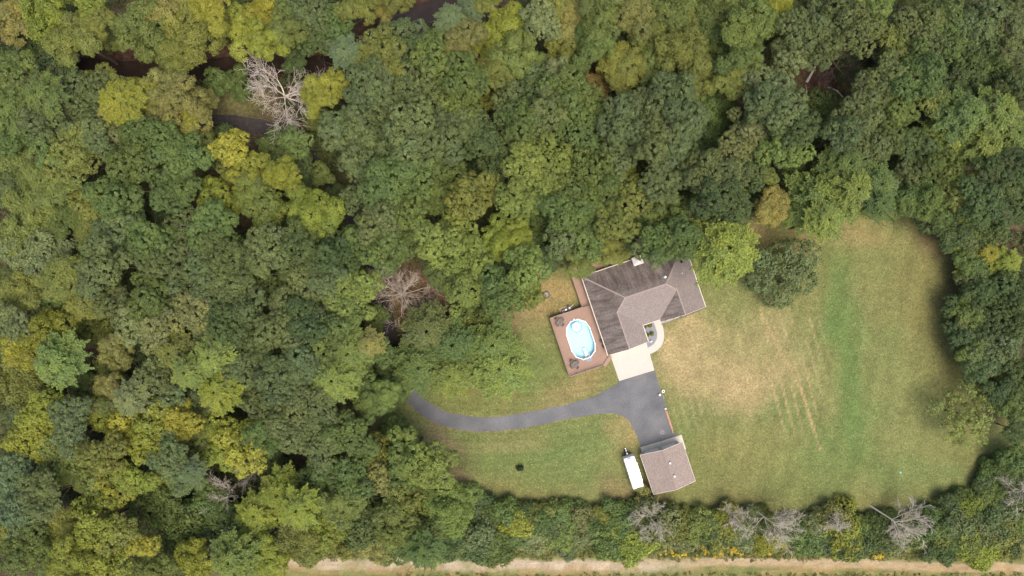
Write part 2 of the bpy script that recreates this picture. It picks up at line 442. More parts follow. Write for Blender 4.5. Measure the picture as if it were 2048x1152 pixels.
def lawn_keep(X, Y):
    return poly_dist(X, Y, LAWN_W) > -4.0 + 2.5 * fbm(X, Y, 3)
def lawn_col(X, Y):
    C = np.ones(X.shape + (3,)) * np.array(GRASS)
    C = mixc(C, OLIVE, sstep(.4, .7, fbm(X, Y, 22)) * .6)
    C = mixc(C, GREEN, sstep(.5, .72, fbm(X + 300, Y, 12)) * .45)
    S = [ # dry, straw and lush patches of grass
        (1420, 700, 95, 75, -20, STRAW, .52), (1375, 650, 45, 35, -20, STRAW, .55), (1500, 780, 90, 45, 20, STRAW, .55), (1560, 690, 45, 90, 15, STRAW, .35), (1360, 730, 45, 60, 0, STRAW, .7), (1450, 770, 70, 40, 0, STRAW, .5),
        (1320, 700, 20, 40, 0, STRAW, .7), (1690, 720, 30, 180, 4, GREEN, 1.0), (1715, 860, 40, 90, 10, GREEN, .9), (1680, 600, 30, 100, 0, GREEN, .7), (1640, 900, 40, 50, 0, GREEN, .6), (1830, 560, 60, 90, 0, OLIVE, .5), (1860, 620, 40, 120, 5, OLIVE, .9), (1900, 740, 70, 60, 40, OLIVE, .8),
        (1550, 470, 60, 40, 0, OLIVE, .8), (1720, 470, 60, 35, 0, (.25, .19, .085), .6), (1870, 470, 60, 40, -20, (.21, .15, .075), .7), (1490, 455, 45, 30, 0, (.2, .13, .07), .8), (1600, 480, 40, 40, 0, (.19, .13, .06), .5), (1940, 600, 35, 110, 0, (.15, .10, .055), .8), (1990, 790, 60, 40, 40, (.16, .11, .055), .7),
        (1940, 930, 80, 40, -30, OLIVE, .6), (1650, 1010, 300, 25, 0, OLIVE, .5), (1280, 690, 10, 10, 0, GRASS, 0),
        (1080, 605, 55, 50, 0, (.27, .195, .085), .8), (1130, 590, 30, 30, 0, (.28, .20, .09), .6), (1020, 650, 60, 30, 20, (.25, .16, .10), .8), (1060, 680, 50, 60, 0, GRASS, .6), (1060, 740, 60, 40, 0, GREEN, .6), (1190, 750, 50, 25, 20, (.26, .19, .085), .6),
        (950, 790, 90, 30, 0, (.15, .145, .05), .6), (1150, 785, 90, 20, 15, (.22, .17, .08), .5), (1080, 905, 130, 35, 8, GREEN, .7), (1000, 890, 100, 22, 0, (.22, .19, .085), .5), (1250, 870, 25, 45, 0, (.26, .20, .09), .7), (880, 880, 40, 30, -40, (.26, .185, .11), .55), (920, 950, 50, 20, -35, (.24, .17, .10), .8),
        (1160, 960, 90, 30, 0, GREEN, .6), (1030, 985, 120, 15, 0, OLIVE, .6), (1290, 1000, 40, 35, 0, (.19, .12, .07), .9), (1230, 975, 30, 30, 0, (.22, .15, .08), .5), (1395, 840, 60, 60, 0, GREEN, .35), (1500, 900, 110, 50, 0, (.18, .165, .06), .5)]
    C = spots(C, X, Y, S)
    px, py = X / .1 + 1024, 576 - Y / .1
    # mower stripes: dry straw lines left by the wheels in the parched field by the house
    t = (px - 1340) - (py - 600) * .27
    zone = sstep(1290, 1350, px) * (1 - sstep(1610, 1680, px)) * sstep(600, 660, py) * (1 - sstep(840, 930, py + 40 * fbm(X, Y, 6)))
    wob = (fbm(X, Y, 9) - .5) * 7
    stripe = np.clip(np.sin((t + wob) / 19 * 2 * math.pi) * 2.4 - 1.45, 0, 1)
    C = mixc(C, (.36, .27, .15), zone * stripe * (.30 + .32 * sstep(1470, 1510, px)) * sstep(.36, .62, fbm(X * 1.0, Y * .35, 2.5)))
    # one long bare wheel line
    d = line_dist(px, py, [(1520, 620), (1560, 700), (1585, 745), (1610, 800), (1628, 860), (1640, 900)])
    C = mixc(C, (.36, .25, .13), (1 - sstep(1.5, 4.5, d + 3 * fbm(X, Y, 2))) * .8)
    # faint mowing bands
    band = np.sin((px + .18 * py) / 42 * 2 * math.pi + 2 * fbm(X, Y, 30))
    C = C * (1 + .045 * band * sstep(1300, 1500, px))[..., None]
    band2 = np.sin((py + (px - 1000) ** 2 * .00035) / 15 * 2 * math.pi)
    C = C * (1 + .05 * band2 * (1 - sstep(1180, 1280, px)))[..., None]
    # bare worn margin under the trees
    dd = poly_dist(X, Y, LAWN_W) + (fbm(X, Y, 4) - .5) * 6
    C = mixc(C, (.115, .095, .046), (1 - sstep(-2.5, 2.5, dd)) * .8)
    dr = line_dist(px, py, DRIVE_C)
    C = mixc(C, (.23, .17, .09), (1 - sstep(14, 22, dr + 4 * fbm(X, Y, 2))) * .55)
    C = C * (.86 + .28 * fbm(X, Y, 1.3, 3))[..., None]
    return C
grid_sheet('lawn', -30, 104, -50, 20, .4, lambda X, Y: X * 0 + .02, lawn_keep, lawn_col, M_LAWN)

def track_keep(X, Y):
    return Y < -51.5 - 1.2 * fbm(X, Y, 4)
def track_col(X, Y):
    px, py = X / .1 + 1024, 576 - Y / .1
    C = np.ones(X.shape + (3,)) * np.array((.15, .155, .055))
    w = (fbm(X, Y * 2.5, 7) - .5)
    C = mixc(C, (.10, .12, .035), sstep(.45, .65, fbm(X, Y, 3)) * .6)
    yc = 1128 + (px - 600) * .003
    band = 1 - sstep(5, 17, np.abs(py - yc + w * 14))
    left = 1 - sstep(1250, 1420, px + 120 * w)
    C = mixc(C, (.36, .295, .205), band * left * (.55 + .45 * sstep(.35, .55, fbm(X, Y * 2, 3))))
    yc2 = 1122 + (px - 1400) * .022
    b2 = (1 - sstep(6, 12, np.abs(py - yc2 + w * 12))) * (1 - left)
    C = mixc(C, (.38, .28, .18), b2 * .75)
    b3 = (1 - sstep(6, 14, np.abs(py - 1141 + w * 10)))
    C = mixc(C, (.28, .19, .09), b3 * .6 * sstep(.4, .6, fbm(X, Y * 3, 3)) )
    b4 = 1 - sstep(500, 600, px)
    C = mixc(C, (.10, .09, .045), b4 * .9)
    C = C * (.8 + .4 * fbm(X, Y * 2, 1.0, 3))[..., None]
    return C
grid_sheet('dirt_track', -60, 104 + MARG, -60 - MARG, -51, .4, lambda X, Y: X * 0 + .015, track_keep, track_col, M_TRACK)

# ------------------------------------------------------------------ driveway, concrete, beds
def offset_line(pts, w):
    Lp, Rp = [], []
    for i, p in enumerate(pts):
        a = Vector(pts[max(i - 1, 0)]); b2 = Vector(pts[min(i + 1, len(pts) - 1)]); d = (b2 - a).normalized(); n = Vector((-d.y, d.x))
        Lp.append(tuple(Vector(p) + n * w)); Rp.append(tuple(Vector(p) - n * w))
    return Lp, Rp
def smooth_pts(pts, n=2):
    for _ in range(n):
        q = [pts[0]]
        for a, b2 in zip(pts[:-1], pts[1:]):
            q += [(a[0] * .75 + b2[0] * .25, a[1] * .75 + b2[1] * .25), (a[0] * .25 + b2[0] * .75, a[1] * .25 + b2[1] * .75)]
        q.append(pts[-1]); pts = q
    return pts
dc = smooth_pts(DRIVE_C, 2)
low, up = offset_line(dc, 14.5)
rj = random.Random(3)
def jig(pts, a=1.3): return [(x + rj.uniform(-a, a), y + rj.uniform(-a, a)) for x, y in pts]
lower = smooth_pts([(1185, 829), (1215, 826), (1238, 828), (1256, 839), (1267, 856), (1275, 875), (1281, 893.5)], 1)
pad_right = [(1362, 868.5), (1349, 868), (1340, 838), (1332, 812), (1322, 785), (1315, 760), (1309.3, 741)]
upper = smooth_pts([(1238.3, 762.4), (1228, 772), (1208, 782), (1185, 794)], 1)
low, up = jig(low, 1.2), jig(up, 1.2)
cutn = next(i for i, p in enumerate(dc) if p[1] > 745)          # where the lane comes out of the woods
M_LANE = plain('leaf littered asphalt', (.052, .045, .043), .95, .4, 1.5, spec=.1)  # dark brown: leaf litter plus tree shade painted into the colour
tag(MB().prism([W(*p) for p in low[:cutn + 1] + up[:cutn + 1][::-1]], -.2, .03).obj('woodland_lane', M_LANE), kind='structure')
outline = low[cutn:] + jig(lower, .5) + pad_right + upper + up[cutn:][::-1]
drive = MB().prism([W(*p) for p in outline], -.2, .035).obj('driveway', M_ASPHALT)
tag(drive, kind='structure')
for px, py, r in ((1324.6, 864.6, .42), (1313, 823.8, .25), (1285, 815, .2)):
    mb = MB(); x, y = W(px, py)
    for i in range(20):
        a0, a1 = i * math.pi / 10, (i + 1) * math.pi / 10
        mb.bm.faces.new([mb.bm.verts.new((x + math.cos(a) * q, y + math.sin(a) * q, .04)) for a, q in ((a0, r), (a1, r), (a1, r * .55), (a0, r * .55))])
    mb.obj('tar_patch', M_GREY if r > .3 else M_SLATS, drive)

apron = MB().prism([W(*p) for p in ((1217, 700), (1291.3, 681), (1299.5, 707.5), (1308.8, 740.4), (1238.4, 762))], -.2, .06).obj('concrete_apron', M_CONC); tag(apron, kind='structure')
walk_in = [(1294.5, 695.8), (1301, 692.5), (1307.5, 688), (1312.5, 681), (1314.5, 673), (1314, 664), (1310, 652), (1305.5, 641)]
walk_out = [(1321.5, 640), (1324.5, 650), (1327.3, 660), (1328.3, 672), (1326.5, 684), (1321.5, 694), (1313, 702), (1299.8, 708.2)]
tag(MB().prism([W(*p) for p in smooth_pts(walk_in, 1) + smooth_pts(walk_out, 1)], -.2, .058).obj('garden_walk', M_CONC), kind='structure')
slab = empty('garage_slab'); tag(slab, kind='structure')
for a in (((1280.8, 894.6), (1321, 882.4), (1325, 896.5), (1284.7, 909.8)), ((1321.4, 882.3), (1363, 869.3), (1372, 898), (1330, 911), (1325.4, 896.4))):
    MB().prism([W(*p) for p in a], -.2, .06).obj('slab_panel', M_CONC2, slab)
def gravel(name, pts, mat, n, size, label=None):
    P = [W(*p) for p in pts]
    base = MB().prism(P, -.1, .045).mesh(name)
    o = link(name, base, mat); tag(o, kind='stuff')
    xs = [p[0] for p in P]; ys = [p[1] for p in P]
    X = RNG.uniform(min(xs), max(xs), n); Y = RNG.uniform(min(ys), max(ys), n)
    k = poly_dist(X, Y, P) > .05; X, Y = X[k], Y[k]
    mb = MB(); 
    for x, y in zip(X, Y):
        s = random.uniform(.5, 1) * size
        bmesh.ops.create_cone(mb.bm, cap_ends=True, segments=4, radius1=s, radius2=s * .4, depth=s, matrix=Matrix.Translation((x, y, .06)) @ Matrix.Rotation(random.random() * 3, 4, 'Z'))
    c = mb.obj('pebbles', mat, o); tag(c, kind='stuff')
    return o
gravel('gravel', [(1286, 650), (1305.5, 641), (1310, 652), (1314, 664), (1314.5, 673), (1312.5, 681), (1307.5, 688), (1301, 692.5), (1294.5, 695.5), (1288, 672)], M_GRAVELM, 700, .06)
gravel('gravel', [(1322, 640), (1320, 632), (1400, 608), (1403, 616), (1360, 634), (1325, 648)], plain('pale bed gravel', (.36, .33, .29), .9, .3, 6, bump=.5), 700, .06)
tag(MB().tube([(*W(1322, 649), .08), (*W(1362, 636), .08), (*W(1404, 619), .08)], .07, 5).obj('bed_edging', M_SLATS), 'thin dark edging strip along the gravel bed south of the house', 'garden edging')

# ------------------------------------------------------------------ the house
TH = R(18.6)
HO = Vector((*W(1163.6, 553.7, 2.7), 0))
MH = Matrix.Translation(HO) @ Matrix(((math.cos(TH), math.sin(TH), 0, 0), (math.sin(TH), -math.cos(TH), 0, 0), (0, 0, 1, 0), (0, 0, 0, 1)))
def HP(u, v, z=0.0):
    p = MH @ Vector((u, v, z)); return (p.x, p.y, p.z)
def HL(px, py, h):
    x, y = W(px, py, h); d = Vector((x, y)) - HO.xy
    return (d.x * math.cos(TH) + d.y * math.sin(TH), d.x * math.sin(TH) - d.y * math.cos(TH))

def roof_face(name, verts, parent, mat, algae_shade, eave_dir, ncell=.5, streak=None):
    """one roof slope: a slab cut along a grid so its attribute can carry stain and painted shade; verts in world space"""
    bm = bmesh.new(); top = [bm.verts.new(v) for v in verts]; f = bm.faces.new(top)
    f.normal_update()
    if f.normal.z < 0: f.normal_flip()
    n = f.normal.copy()
    e = Vector(eave_dir).normalized(); up = n.cross(e)
    if up.z < 0: up = -up
    o0 = Vector(verts[0])
    for ax in (e, up):
        vals = [(Vector(v) - o0).dot(ax) for v in verts]
        t = math.floor(min(vals) / ncell) * ncell
        while t < max(vals):
            bmesh.ops.bisect_plane(bm, geom=list(bm.verts) + list(bm.edges) + list(bm.faces), plane_co=o0 + ax * t, plane_no=ax); t += ncell
    ext = bmesh.ops.extrude_face_region(bm, geom=list(bm.faces))
    for v in ext['geom']:
        if isinstance(v, bmesh.types.BMVert): v.co.z -= .12
    bmesh.ops.recalc_face_normals(bm, faces=list(bm.faces))
    me = bpy.data.meshes.new(name); bm.to_mesh(me); bm.free()
    at = me.attributes.new('uvw', 'FLOAT_VECTOR', 'POINT')
    arr = np.zeros((len(me.vertices), 3), np.float32)
    for i, v in enumerate(me.vertices):
        d = v.co - o0; a = algae_shade
        if streak: a *= streak(v.co)
        arr[i] = (d.dot(e) + 7, d.dot(up) + 3, a)
    at.data.foreach_set('vector', arr.ravel())
    return link(name, me, mat, parent)

def ridge(parent, a, b_, mat=None):
    a, b_ = Vector(a), Vector(b_); d = b_ - a; L_ = d.length
    mb = MB(); n = max(1, int(L_ / .35))
    q = d.to_track_quat('X', 'Z').to_matrix().to_4x4()
    for i in range(n):
        c = a + d * ((i + .5) / n)
        M_ = Matrix.Translation(c) @ q
        for s in (-1, 1):
            mb.box((0, s * .06, .012 + .006 * (i % 2)), (L_ / n * 1.04, .13, .03), M=M_ @ Matrix.Rotation(-s * .32, 4, 'X'))
    return mb.obj('ridge_cap', mat or M_CAP, parent)

house = empty('house', HP(10, 8)); tag(house, 'beige house with multi-ridged brown shingle roof beside the pool deck', 'house')
hl = Matrix.Translation(house.location).inverted()
def under(o, parent=house):
    o.matrix_parent_inverse = Matrix.Translation(parent.location).inverted(); return o
EV = 2.7; P_ = .40
pt = dict(A=(0, 0, 0), B=(21.1, 0, 0), R1=(6.4, 6.4, 2.56), R2=(14.7, 6.4, 2.56), W1=(4.15, 8.65, 1.66), W2=(4.15, 16.2, 1.66), C=(0, 16.2, 0), D=(8.3, 16.2, 0), E=(8.3, 12.8, 0),
          E1=(16.5, 8.2, 1.84), E2=(16.5, 13.3, 1.84), F=(11.9, 12.8, 0), F2=(11.9, 13.3, 0), G=(21.1, 13.3, 0))
hp = {k: HP(u, v, EV + z) for k, (u, v, z) in pt.items()}
U_ = Vector(HP(1, 0)) - Vector(HP(0, 0)); V_ = Vector(HP(0, 1)) - Vector(HP(0, 0))
def north_darkening(co):
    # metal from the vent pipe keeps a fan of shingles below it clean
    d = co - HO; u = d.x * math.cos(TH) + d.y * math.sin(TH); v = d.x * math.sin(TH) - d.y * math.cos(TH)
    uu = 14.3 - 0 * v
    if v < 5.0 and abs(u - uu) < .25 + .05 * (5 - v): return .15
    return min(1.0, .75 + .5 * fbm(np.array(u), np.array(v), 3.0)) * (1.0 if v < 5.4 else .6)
for nm, ks, al, ed, st in (('roof_slope', 'A R1 W1 W2 C', 1.0, V_, None), ('roof_slope', 'A B R2 R1', 1.0, U_, north_darkening), ('roof_slope', 'B G E2 E1 R2', .22, V_, None),
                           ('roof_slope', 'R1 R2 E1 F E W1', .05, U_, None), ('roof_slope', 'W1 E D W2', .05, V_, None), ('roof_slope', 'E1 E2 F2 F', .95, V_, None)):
    under(roof_face(nm, [hp[k] for k in ks.split()], house, M_ROOF, al, ed, streak=st))  # north and west slopes darkened: algal stain plus shade put into the colour
for a, b_ in (('A', 'R1'), ('R1', 'R2'), ('R1', 'W1'), ('W1', 'W2'), ('R2', 'B'), ('R2', 'E1'), ('E1', 'E2')):
    under(ridge(house, hp[a], hp[b_]))
def gutter(a, b_, out):
    mb = MB(); a, b_ = Vector(a), Vector(b_); o = Vector(out) * .07; d = (b_ - a)
    M_ = Matrix.Translation((a + b_) / 2 + o + Vector((0, 0, -.09))) @ d.to_track_quat('X', 'Z').to_matrix().to_4x4()
    mb.box((0, 0, 0), (d.length + .1, .13, .02), M=M_); mb.box((0, .06, .05), (d.length + .1, .02, .12), M=M_); mb.box((0, -.06, .05), (d.length + .1, .02, .12), M=M_)
    return under(mb.obj('gutter', M_FASCIA, house))
gutter(hp['A'], hp['C'], -U_); gutter(hp['A'], hp['B'], -V_); gutter(hp['B'], hp['G'], U_); gutter(hp['E'], hp['F'], V_); gutter(hp['D'], hp['E'], U_)
# rakes on the two gables
for a, b_, c in (('C', 'W2', 'D'), ('F2', 'E2', 'G')):
    for s, e in ((a, b_), (b_, c)):
        s3, e3 = Vector(hp[s]), Vector(hp[e]); d = e3 - s3
        M_ = Matrix.Translation((s3 + e3) / 2 + V_ * .03 + Vector((0, 0, -.08))) @ d.to_track_quat('X', 'Z').to_matrix().to_4x4()
        under(MB().box((0, 0, 0), (d.length, .045, .19), M=M_).obj('rake_board', M_FASCIA, house))
# walls
ins = .45
wl = [(ins, ins), (21.1 - ins, ins), (21.1 - ins, 12.9), (12.3, 12.9), (12.3, 12.3), (7.85, 12.3), (7.85, 15.9), (ins, 15.9)]
under(MB().prism([HP(u, v)[:2] for u, v in wl], -.1, EV - .05).obj('wall', M_SIDING, house))
for w in (((ins, 15.9), (7.85, 15.9), (4.15, 16.0)), ((12.3, 12.9), (20.65, 12.9), (16.5, 13.0))):
    z = 1.35
    mb = MB(); tri = [HP(*w[0], EV - .06), HP(*w[1], EV - .06), HP(w[2][0], w[0][1], EV + z)]
    t2 = [tuple(Vector(p) - V_ * .1) for p in tri]
    v = [mb.bm.verts.new(p) for p in tri + t2]
    mb.bm.faces.new(v[:3]); mb.bm.faces.new(v[3:][::-1])
    for i in range(3): mb.bm.faces.new((v[i], v[3 + i], v[3 + (i + 1) % 3], v[(i + 1) % 3]))
    under(mb.obj('gable', M_SIDING, house))
def wall_piece(name, u, v, z, su, sv, sz, mat, parent=house):
    return under(MB().box(HP(u, v, z), (su, sv, sz), rz=TH).obj(name, mat, parent))
for u in (2.4, 6.0): 
    d_ = wall_piece('garage_door', u, 15.92, 1.1, 2.7, .06, 2.2, M_WHITE)
for u in (14.5, 18.5): 
    wall_piece('window', u, 12.92, 1.5, 1.5, .05, 1.2, M_GLASS); wall_piece('window_frame', u, 12.905, 1.5, 1.66, .04, 1.36, M_WHITE)
wall_piece('front_door', 10.2, 12.32, 1.05, 1.0, .06, 2.1, M_RUST)
for v in (3, 8, 11):
    wall_piece('window', 20.67, v, 1.5, .05, 1.3, 1.1, M_GLASS); wall_piece('window_frame', 20.655, v, 1.5, .04, 1.46, 1.26, M_WHITE)
# roof furniture (parts of the house)
def zroof(u, v): return EV + max(min(P_ * v, P_ * (12.8 - v), P_ * u, P_ * (21.1 - u)), 0)
def pipe(px, py, r=.09, h=.35, mat=M_METAL, nm='vent_pipe'):
    z = 4.2
    for _ in range(3): u, v = HL(px, py, z); z = zroof(u, v) + h / 2
    mb = MB(); mb.cyl(HP(u, v, z), r, h + .3, 12); mb.cyl(HP(u, v, z + h / 2 + .12), r * 1.5, .06, 12, r2=r * .6)
    mb.cyl(HP(u, v, z - h / 2 + .03), r * 2.2, .08, 12, r2=r * 1.1)
    under(mb.obj(nm, mat, house, smooth=False))
pipe(1330, 554, .16, .5); pipe(1364, 546, .09, .3)
z = 3.8; u, v = HL(1363.5, 523.5, 3.9)
under(MB().box(HP(u, v, zroof(u, v) + .1), (.34, .42, .3), rz=TH + .2).box(HP(u, v, zroof(u, v) + .27), (.42, .5, .04), rz=TH + .2).obj('box_vent', M_BLACK, house))
# stone chimney with hipped metal cap on the north eave
u, v = HL(1275.5, 521, 4.6)
ch = empty('chimney', HP(u, v, 2.5)); ch.parent = house; under(ch)
under(MB().box(HP(u, v, 2.2), (1.25, 1.05, 4.4), rz=TH).bevel(.03).obj('chimney_stack', plain('grey chimney siding', (.42, .38, .34), .85, .15, 3), ch), ch)
mb = MB(); c4 = [HP(u + a, v + b2, 4.42) for a, b2 in ((-1.0, -.85), (1.0, -.85), (1.0, .85), (-1.0, .85))]; ap = mb.bm.verts.new(HP(u, v, 4.95))
vs = [mb.bm.verts.new(c) for c in c4]; mb.bm.faces.new(vs)
for i in range(4): mb.bm.faces.new((vs[i], vs[(i + 1) % 4], ap))
under(mb.obj('chimney_cap', plain('pale sheet metal', (.55, .50, .46), .5, .08, 2), ch), ch)
under(MB().cyl(HP(u + .1, v - .2, 5.05), .13, .3, 12).cyl(HP(u + .1, v - .2, 5.24), .2, .06, 12, r2=.05).obj('flue', M_METAL, ch), ch)

# ------------------------------------------------------------------ deck and pool
DZ = 1.2
deck = empty('pool_deck', HP(-4, 12)); tag(deck, 'red-brown board deck wrapping the oval pool and back of the house', 'deck')
def ud(o): return under(o, deck)
dpoly = [(-8.5, 5.75), (-1.8, 5.7), (-1.75, -4.3), (10.5, -4.3), (10.5, .35), (.35, .35), (.35, 16.3), (-1.7, 17.9), (-8.5, 17.9)]
pc = HL(1161.6, 678.7, 1.3); PA, PB = 4.15, 2.5
def stadium(a, b_, n=5, c=pc):
    s = a - b_; out = []
    for k in range(n + 1):
        t = math.pi * k / n; out.append((c[0] + b_ * math.cos(t), c[1] + s + b_ * math.sin(t)))
    for k in range(n + 1):
        t = math.pi + math.pi * k / n; out.append((c[0] + b_ * math.cos(t), c[1] - s + b_ * math.sin(t)))
    return out
hole = stadium(PA - .05, PB - .05)
mb = MB(); v = -4.3 + .07
while v < 17.9:
    xs = []
    for poly in (dpoly, hole):
        for (x1, y1), (x2, y2) in zip(poly, poly[1:] + poly[:1]):
            if (y1 > v) != (y2 > v): xs.append(x1 + (x2 - x1) * (v - y1) / (y2 - y1))
    xs.sort()
    for a, b_ in zip(xs[::2], xs[1::2]):
        if b_ - a > .05:
            cuts = [a] + [c for c in [a + random.uniform(2, 4.5)] if c < b_ - .5] + [b_]
            for q0, q1 in zip(cuts[:-1], cuts[1:]):
                mb.box(HP((q0 + q1) / 2, v, DZ - .02 + random.uniform(-.004, .004)), (q1 - q0 - .01, .132, .04), rz=TH)
    v += .14
tag(ud(mb.obj('deck_boards', M_BOARDS, deck)), kind='stuff')
mb = MB()
edge = [(-8.5, 5.75), (-8.5, 17.9), (-1.7, 17.9)]
segs = [((-8.5, 5.75), (-8.5, 17.9)), ((-8.5, 17.9), (-1.7, 17.9)), ((-8.5, 5.75), (-1.8, 5.7)), ((-1.8, 5.7), (-1.75, -4.3)), ((-1.75, -4.3), (10.5, -4.3))]
M_RAIL = plain('weathered rail', (.26, .20, .165), .8, .15, 4)
for (a, b_) in segs:
    A, B = Vector(a), Vector(b_); c = (A + B) / 2; L_ = (B - A).length; vert = abs(B.x - A.x) < .5
    sz = (.05, L_, DZ - .1) if vert else (L_, .05, DZ - .1)
    ud(MB().box(HP(c.x, c.y, (DZ - .1) / 2), sz, rz=TH).obj('skirt_board', M_RAIL, deck))
for (a, b_) in segs[:3]:
    A, B = Vector(a), Vector(b_); c = (A + B) / 2; L_ = (B - A).length; vert = abs(B.x - A.x) < .5
    for z in (DZ + .92, DZ + .12):
        sz = (.10, L_, .035) if vert else (L_, .10, .035)
        if z < DZ + .5: sz = (sz[0] if not vert else .05, sz[1] if vert else .05, .05)
        ud(MB().box(HP(c.x, c.y, z), sz, rz=TH).obj('rail', M_RAIL, deck))
    n = max(2, round(L_ / 1.9))
    pm = None
    for i in range(n + 1):
        p = A + (B - A) * i / n
        o = ud(MB().box(HP(p.x, p.y, DZ + .45), (.1, .1, 1.0), rz=TH).obj('post', M_RAIL, deck))
    mb = MB(); nb = int(L_ / .14)
    for i in range(nb):
        p = A + (B - A) * (i + .5) / nb
        mb.box(HP(p.x, p.y, DZ + .5), (.03, .03, .8), rz=TH)
    tag(ud(mb.obj('balusters', M_RAIL, deck)), kind='stuff')
for i in range(3):      # stair treads on the angled corner
    f = .25 + i * .28
    dx, dy = (.62, .78)
    c = Vector((-.62, 17.15)) + Vector((dx, dy)) * f
    ud(MB().box(HP(c.x, c.y, DZ - .25 - .28 * i), (2.3, .27, .05), rz=TH + math.atan2(1.6, 2.05)).obj('stair_tread', M_BOARDS, deck))

pool = empty('swimming_pool', HP(*pc)); tag(pool, 'oval above-ground pool with white rim and pale blue water', 'pool')
def up_(o): return under(o, pool)
outer, inner = stadium(PA, PB), stadium(PA - .17, PB - .17)
n = len(outer)
wall_in = stadium(PA - .1, PB - .1)
mb = MB()
for i in range(n):
    j = (i + 1) % n
    q = [HP(*wall_in[i], 0), HP(*wall_in[j], 0), HP(*wall_in[j], DZ + .07), HP(*wall_in[i], DZ + .07)]
    mb.bm.faces.new([mb.bm.verts.new(p) for p in q])
up_(mb.obj('pool_wall', M_POOLFLOOR, pool))
for i in range(n):
    j = (i + 1) % n
    m1 = MB().slab([HP(*outer[i], DZ + .12), HP(*outer[j], DZ + .12), HP(*inner[j], DZ + .12), HP(*inner[i], DZ + .12)], .05)
    up_(m1.obj('rim_rail', M_WHITE, pool))
    up_(MB().cyl(HP((outer[i][0] + inner[i][0]) / 2, (outer[i][1] + inner[i][1]) / 2, DZ + .12), .13, .05, 10).obj('rim_cap', M_WHITE, pool))
up_(MB().prism([HP(*p)[:2] for p in stadium(PA - .11, PB - .11)], .0, .12).obj('pool_floor', M_POOLFLOOR, pool))
mb = MB(); mb.bm.faces.new([mb.bm.verts.new(HP(*p, DZ - .08)) for p in stadium(PA - .12, PB - .12)]); up_(mb.obj('pool_water', M_WATER, pool))
u, v = HL(1148, 638.5, 1.3); up_(MB().box(HP(u, v, DZ + .05), (.3, .22, .12), rz=TH).bevel(.02).obj('skimmer', M_WHITE, pool))
# floating hexagonal mat
fx, fy = HL(1153.2, 654, 1.1)
fl = empty('pool_float', HP(fx, fy, DZ - .06), TH + .25); tag(fl, 'hexagonal white and blue float at the north end of the pool', 'pool float')
def hexa(r, z0, z1, ri=None):
    m = MB(); o = [(r * math.cos(k * math.pi / 3), r * math.sin(k * math.pi / 3)) for k in range(6)]
    if ri is None: return m.prism(o, z0, z1)
    q = [(ri * math.cos(k * math.pi / 3), ri * math.sin(k * math.pi / 3)) for k in range(6)]
    for k in range(6):
        a, b_ = k, (k + 1) % 6
        m.slab([(*o[a], z1), (*o[b_], z1), (*q[b_], z1), (*q[a], z1)], z1 - z0)
    return m
hexa(1.18, 0, .06, 1.0).obj('border', plain('blue vinyl', (.10, .32, .70), .4, .05), fl)
hexa(1.0, -.02, .045).obj('mat', plain('pale vinyl', (.55, .74, .82), .4, .06, 2), fl)
for a, b_ in ((-.3, .1), (.3, -.05), (0, -.35)): MB().cyl((a, b_, .06), .11, .05, 10).obj('cup_holder', M_WHITE, fl, smooth=False)
# steps in the pool
lx, ly = HL(1174, 710, 1.3)
lad = empty('pool_steps', HP(lx, ly, DZ), TH + .06); tag(lad, 'white plastic entry steps hooked over the south end of the pool', 'pool steps')
for i in range(5): MB().box((0, .55 + i * .3 - .5, -.08 - .16 * i), (.62, .27, .05)).bevel(.012).obj('tread', M_WHITE, lad)
for s in (-.36, .36):
    MB().tube([(s, 1.0, -.75), (s, -.1, .55), (s, -.75, .5), (s, -.85, 0.02)], .045, 8).obj('handrail', M_WHITE, lad)
lx, ly = HL(1178, 720, 1.2)
tag(MB().box((0, 0, .012), (1.15, .75, .02)).bevel(.005).obj('door_mat', M_GREY, None, HP(lx, ly, DZ + .002), TH), 'dark grey mat on the deck below the pool steps', 'mat')

def patio_chair(label, u, v, rz, group='dark patio chairs around the two deck tables'):
    t = empty('patio_chair', HP(u, v, DZ), TH + rz); tag(t, label, 'chair', group)
    for i in range(4): MB().box((0, -.21 + i * .14, .42), (.56, .125, .035)).obj('seat_slat', M_SLATS, t)
    for i in range(3): MB().box((-.19 + i * .19, -.31, .70), (.16, .03, .52)).obj('back_slat', M_DARK, t)
    for s in (-1, 1):
        MB().box((s * .3, .02, .62), (.07, .6, .035)).obj('armrest', M_SLATS, t)
        for q in (-.26, .26): MB().box((s * .27, q, .31), (.05, .05, .61)).obj('leg', M_DARK, t)
    return t
def patio_table(label, u, v, rz):
    t = empty('patio_table', HP(u, v, DZ), TH + rz); tag(t, label, 'table', 'slatted square tables on the pool deck')
    for i in range(7): MB().box((0, -.48 + i * .16, .72), (1.1, .145, .03)).obj('table_slat', M_SLATS, t)
    for sx in (-1, 1):
        for sy in (-1, 1): MB().box((sx * .48, sy * .48, .35), (.06, .06, .7)).obj('leg', M_DARK, t)
    MB().cyl((0, 0, .75), .09, .08, 10).obj('umbrella_sleeve', M_BLACK, t)
    return t
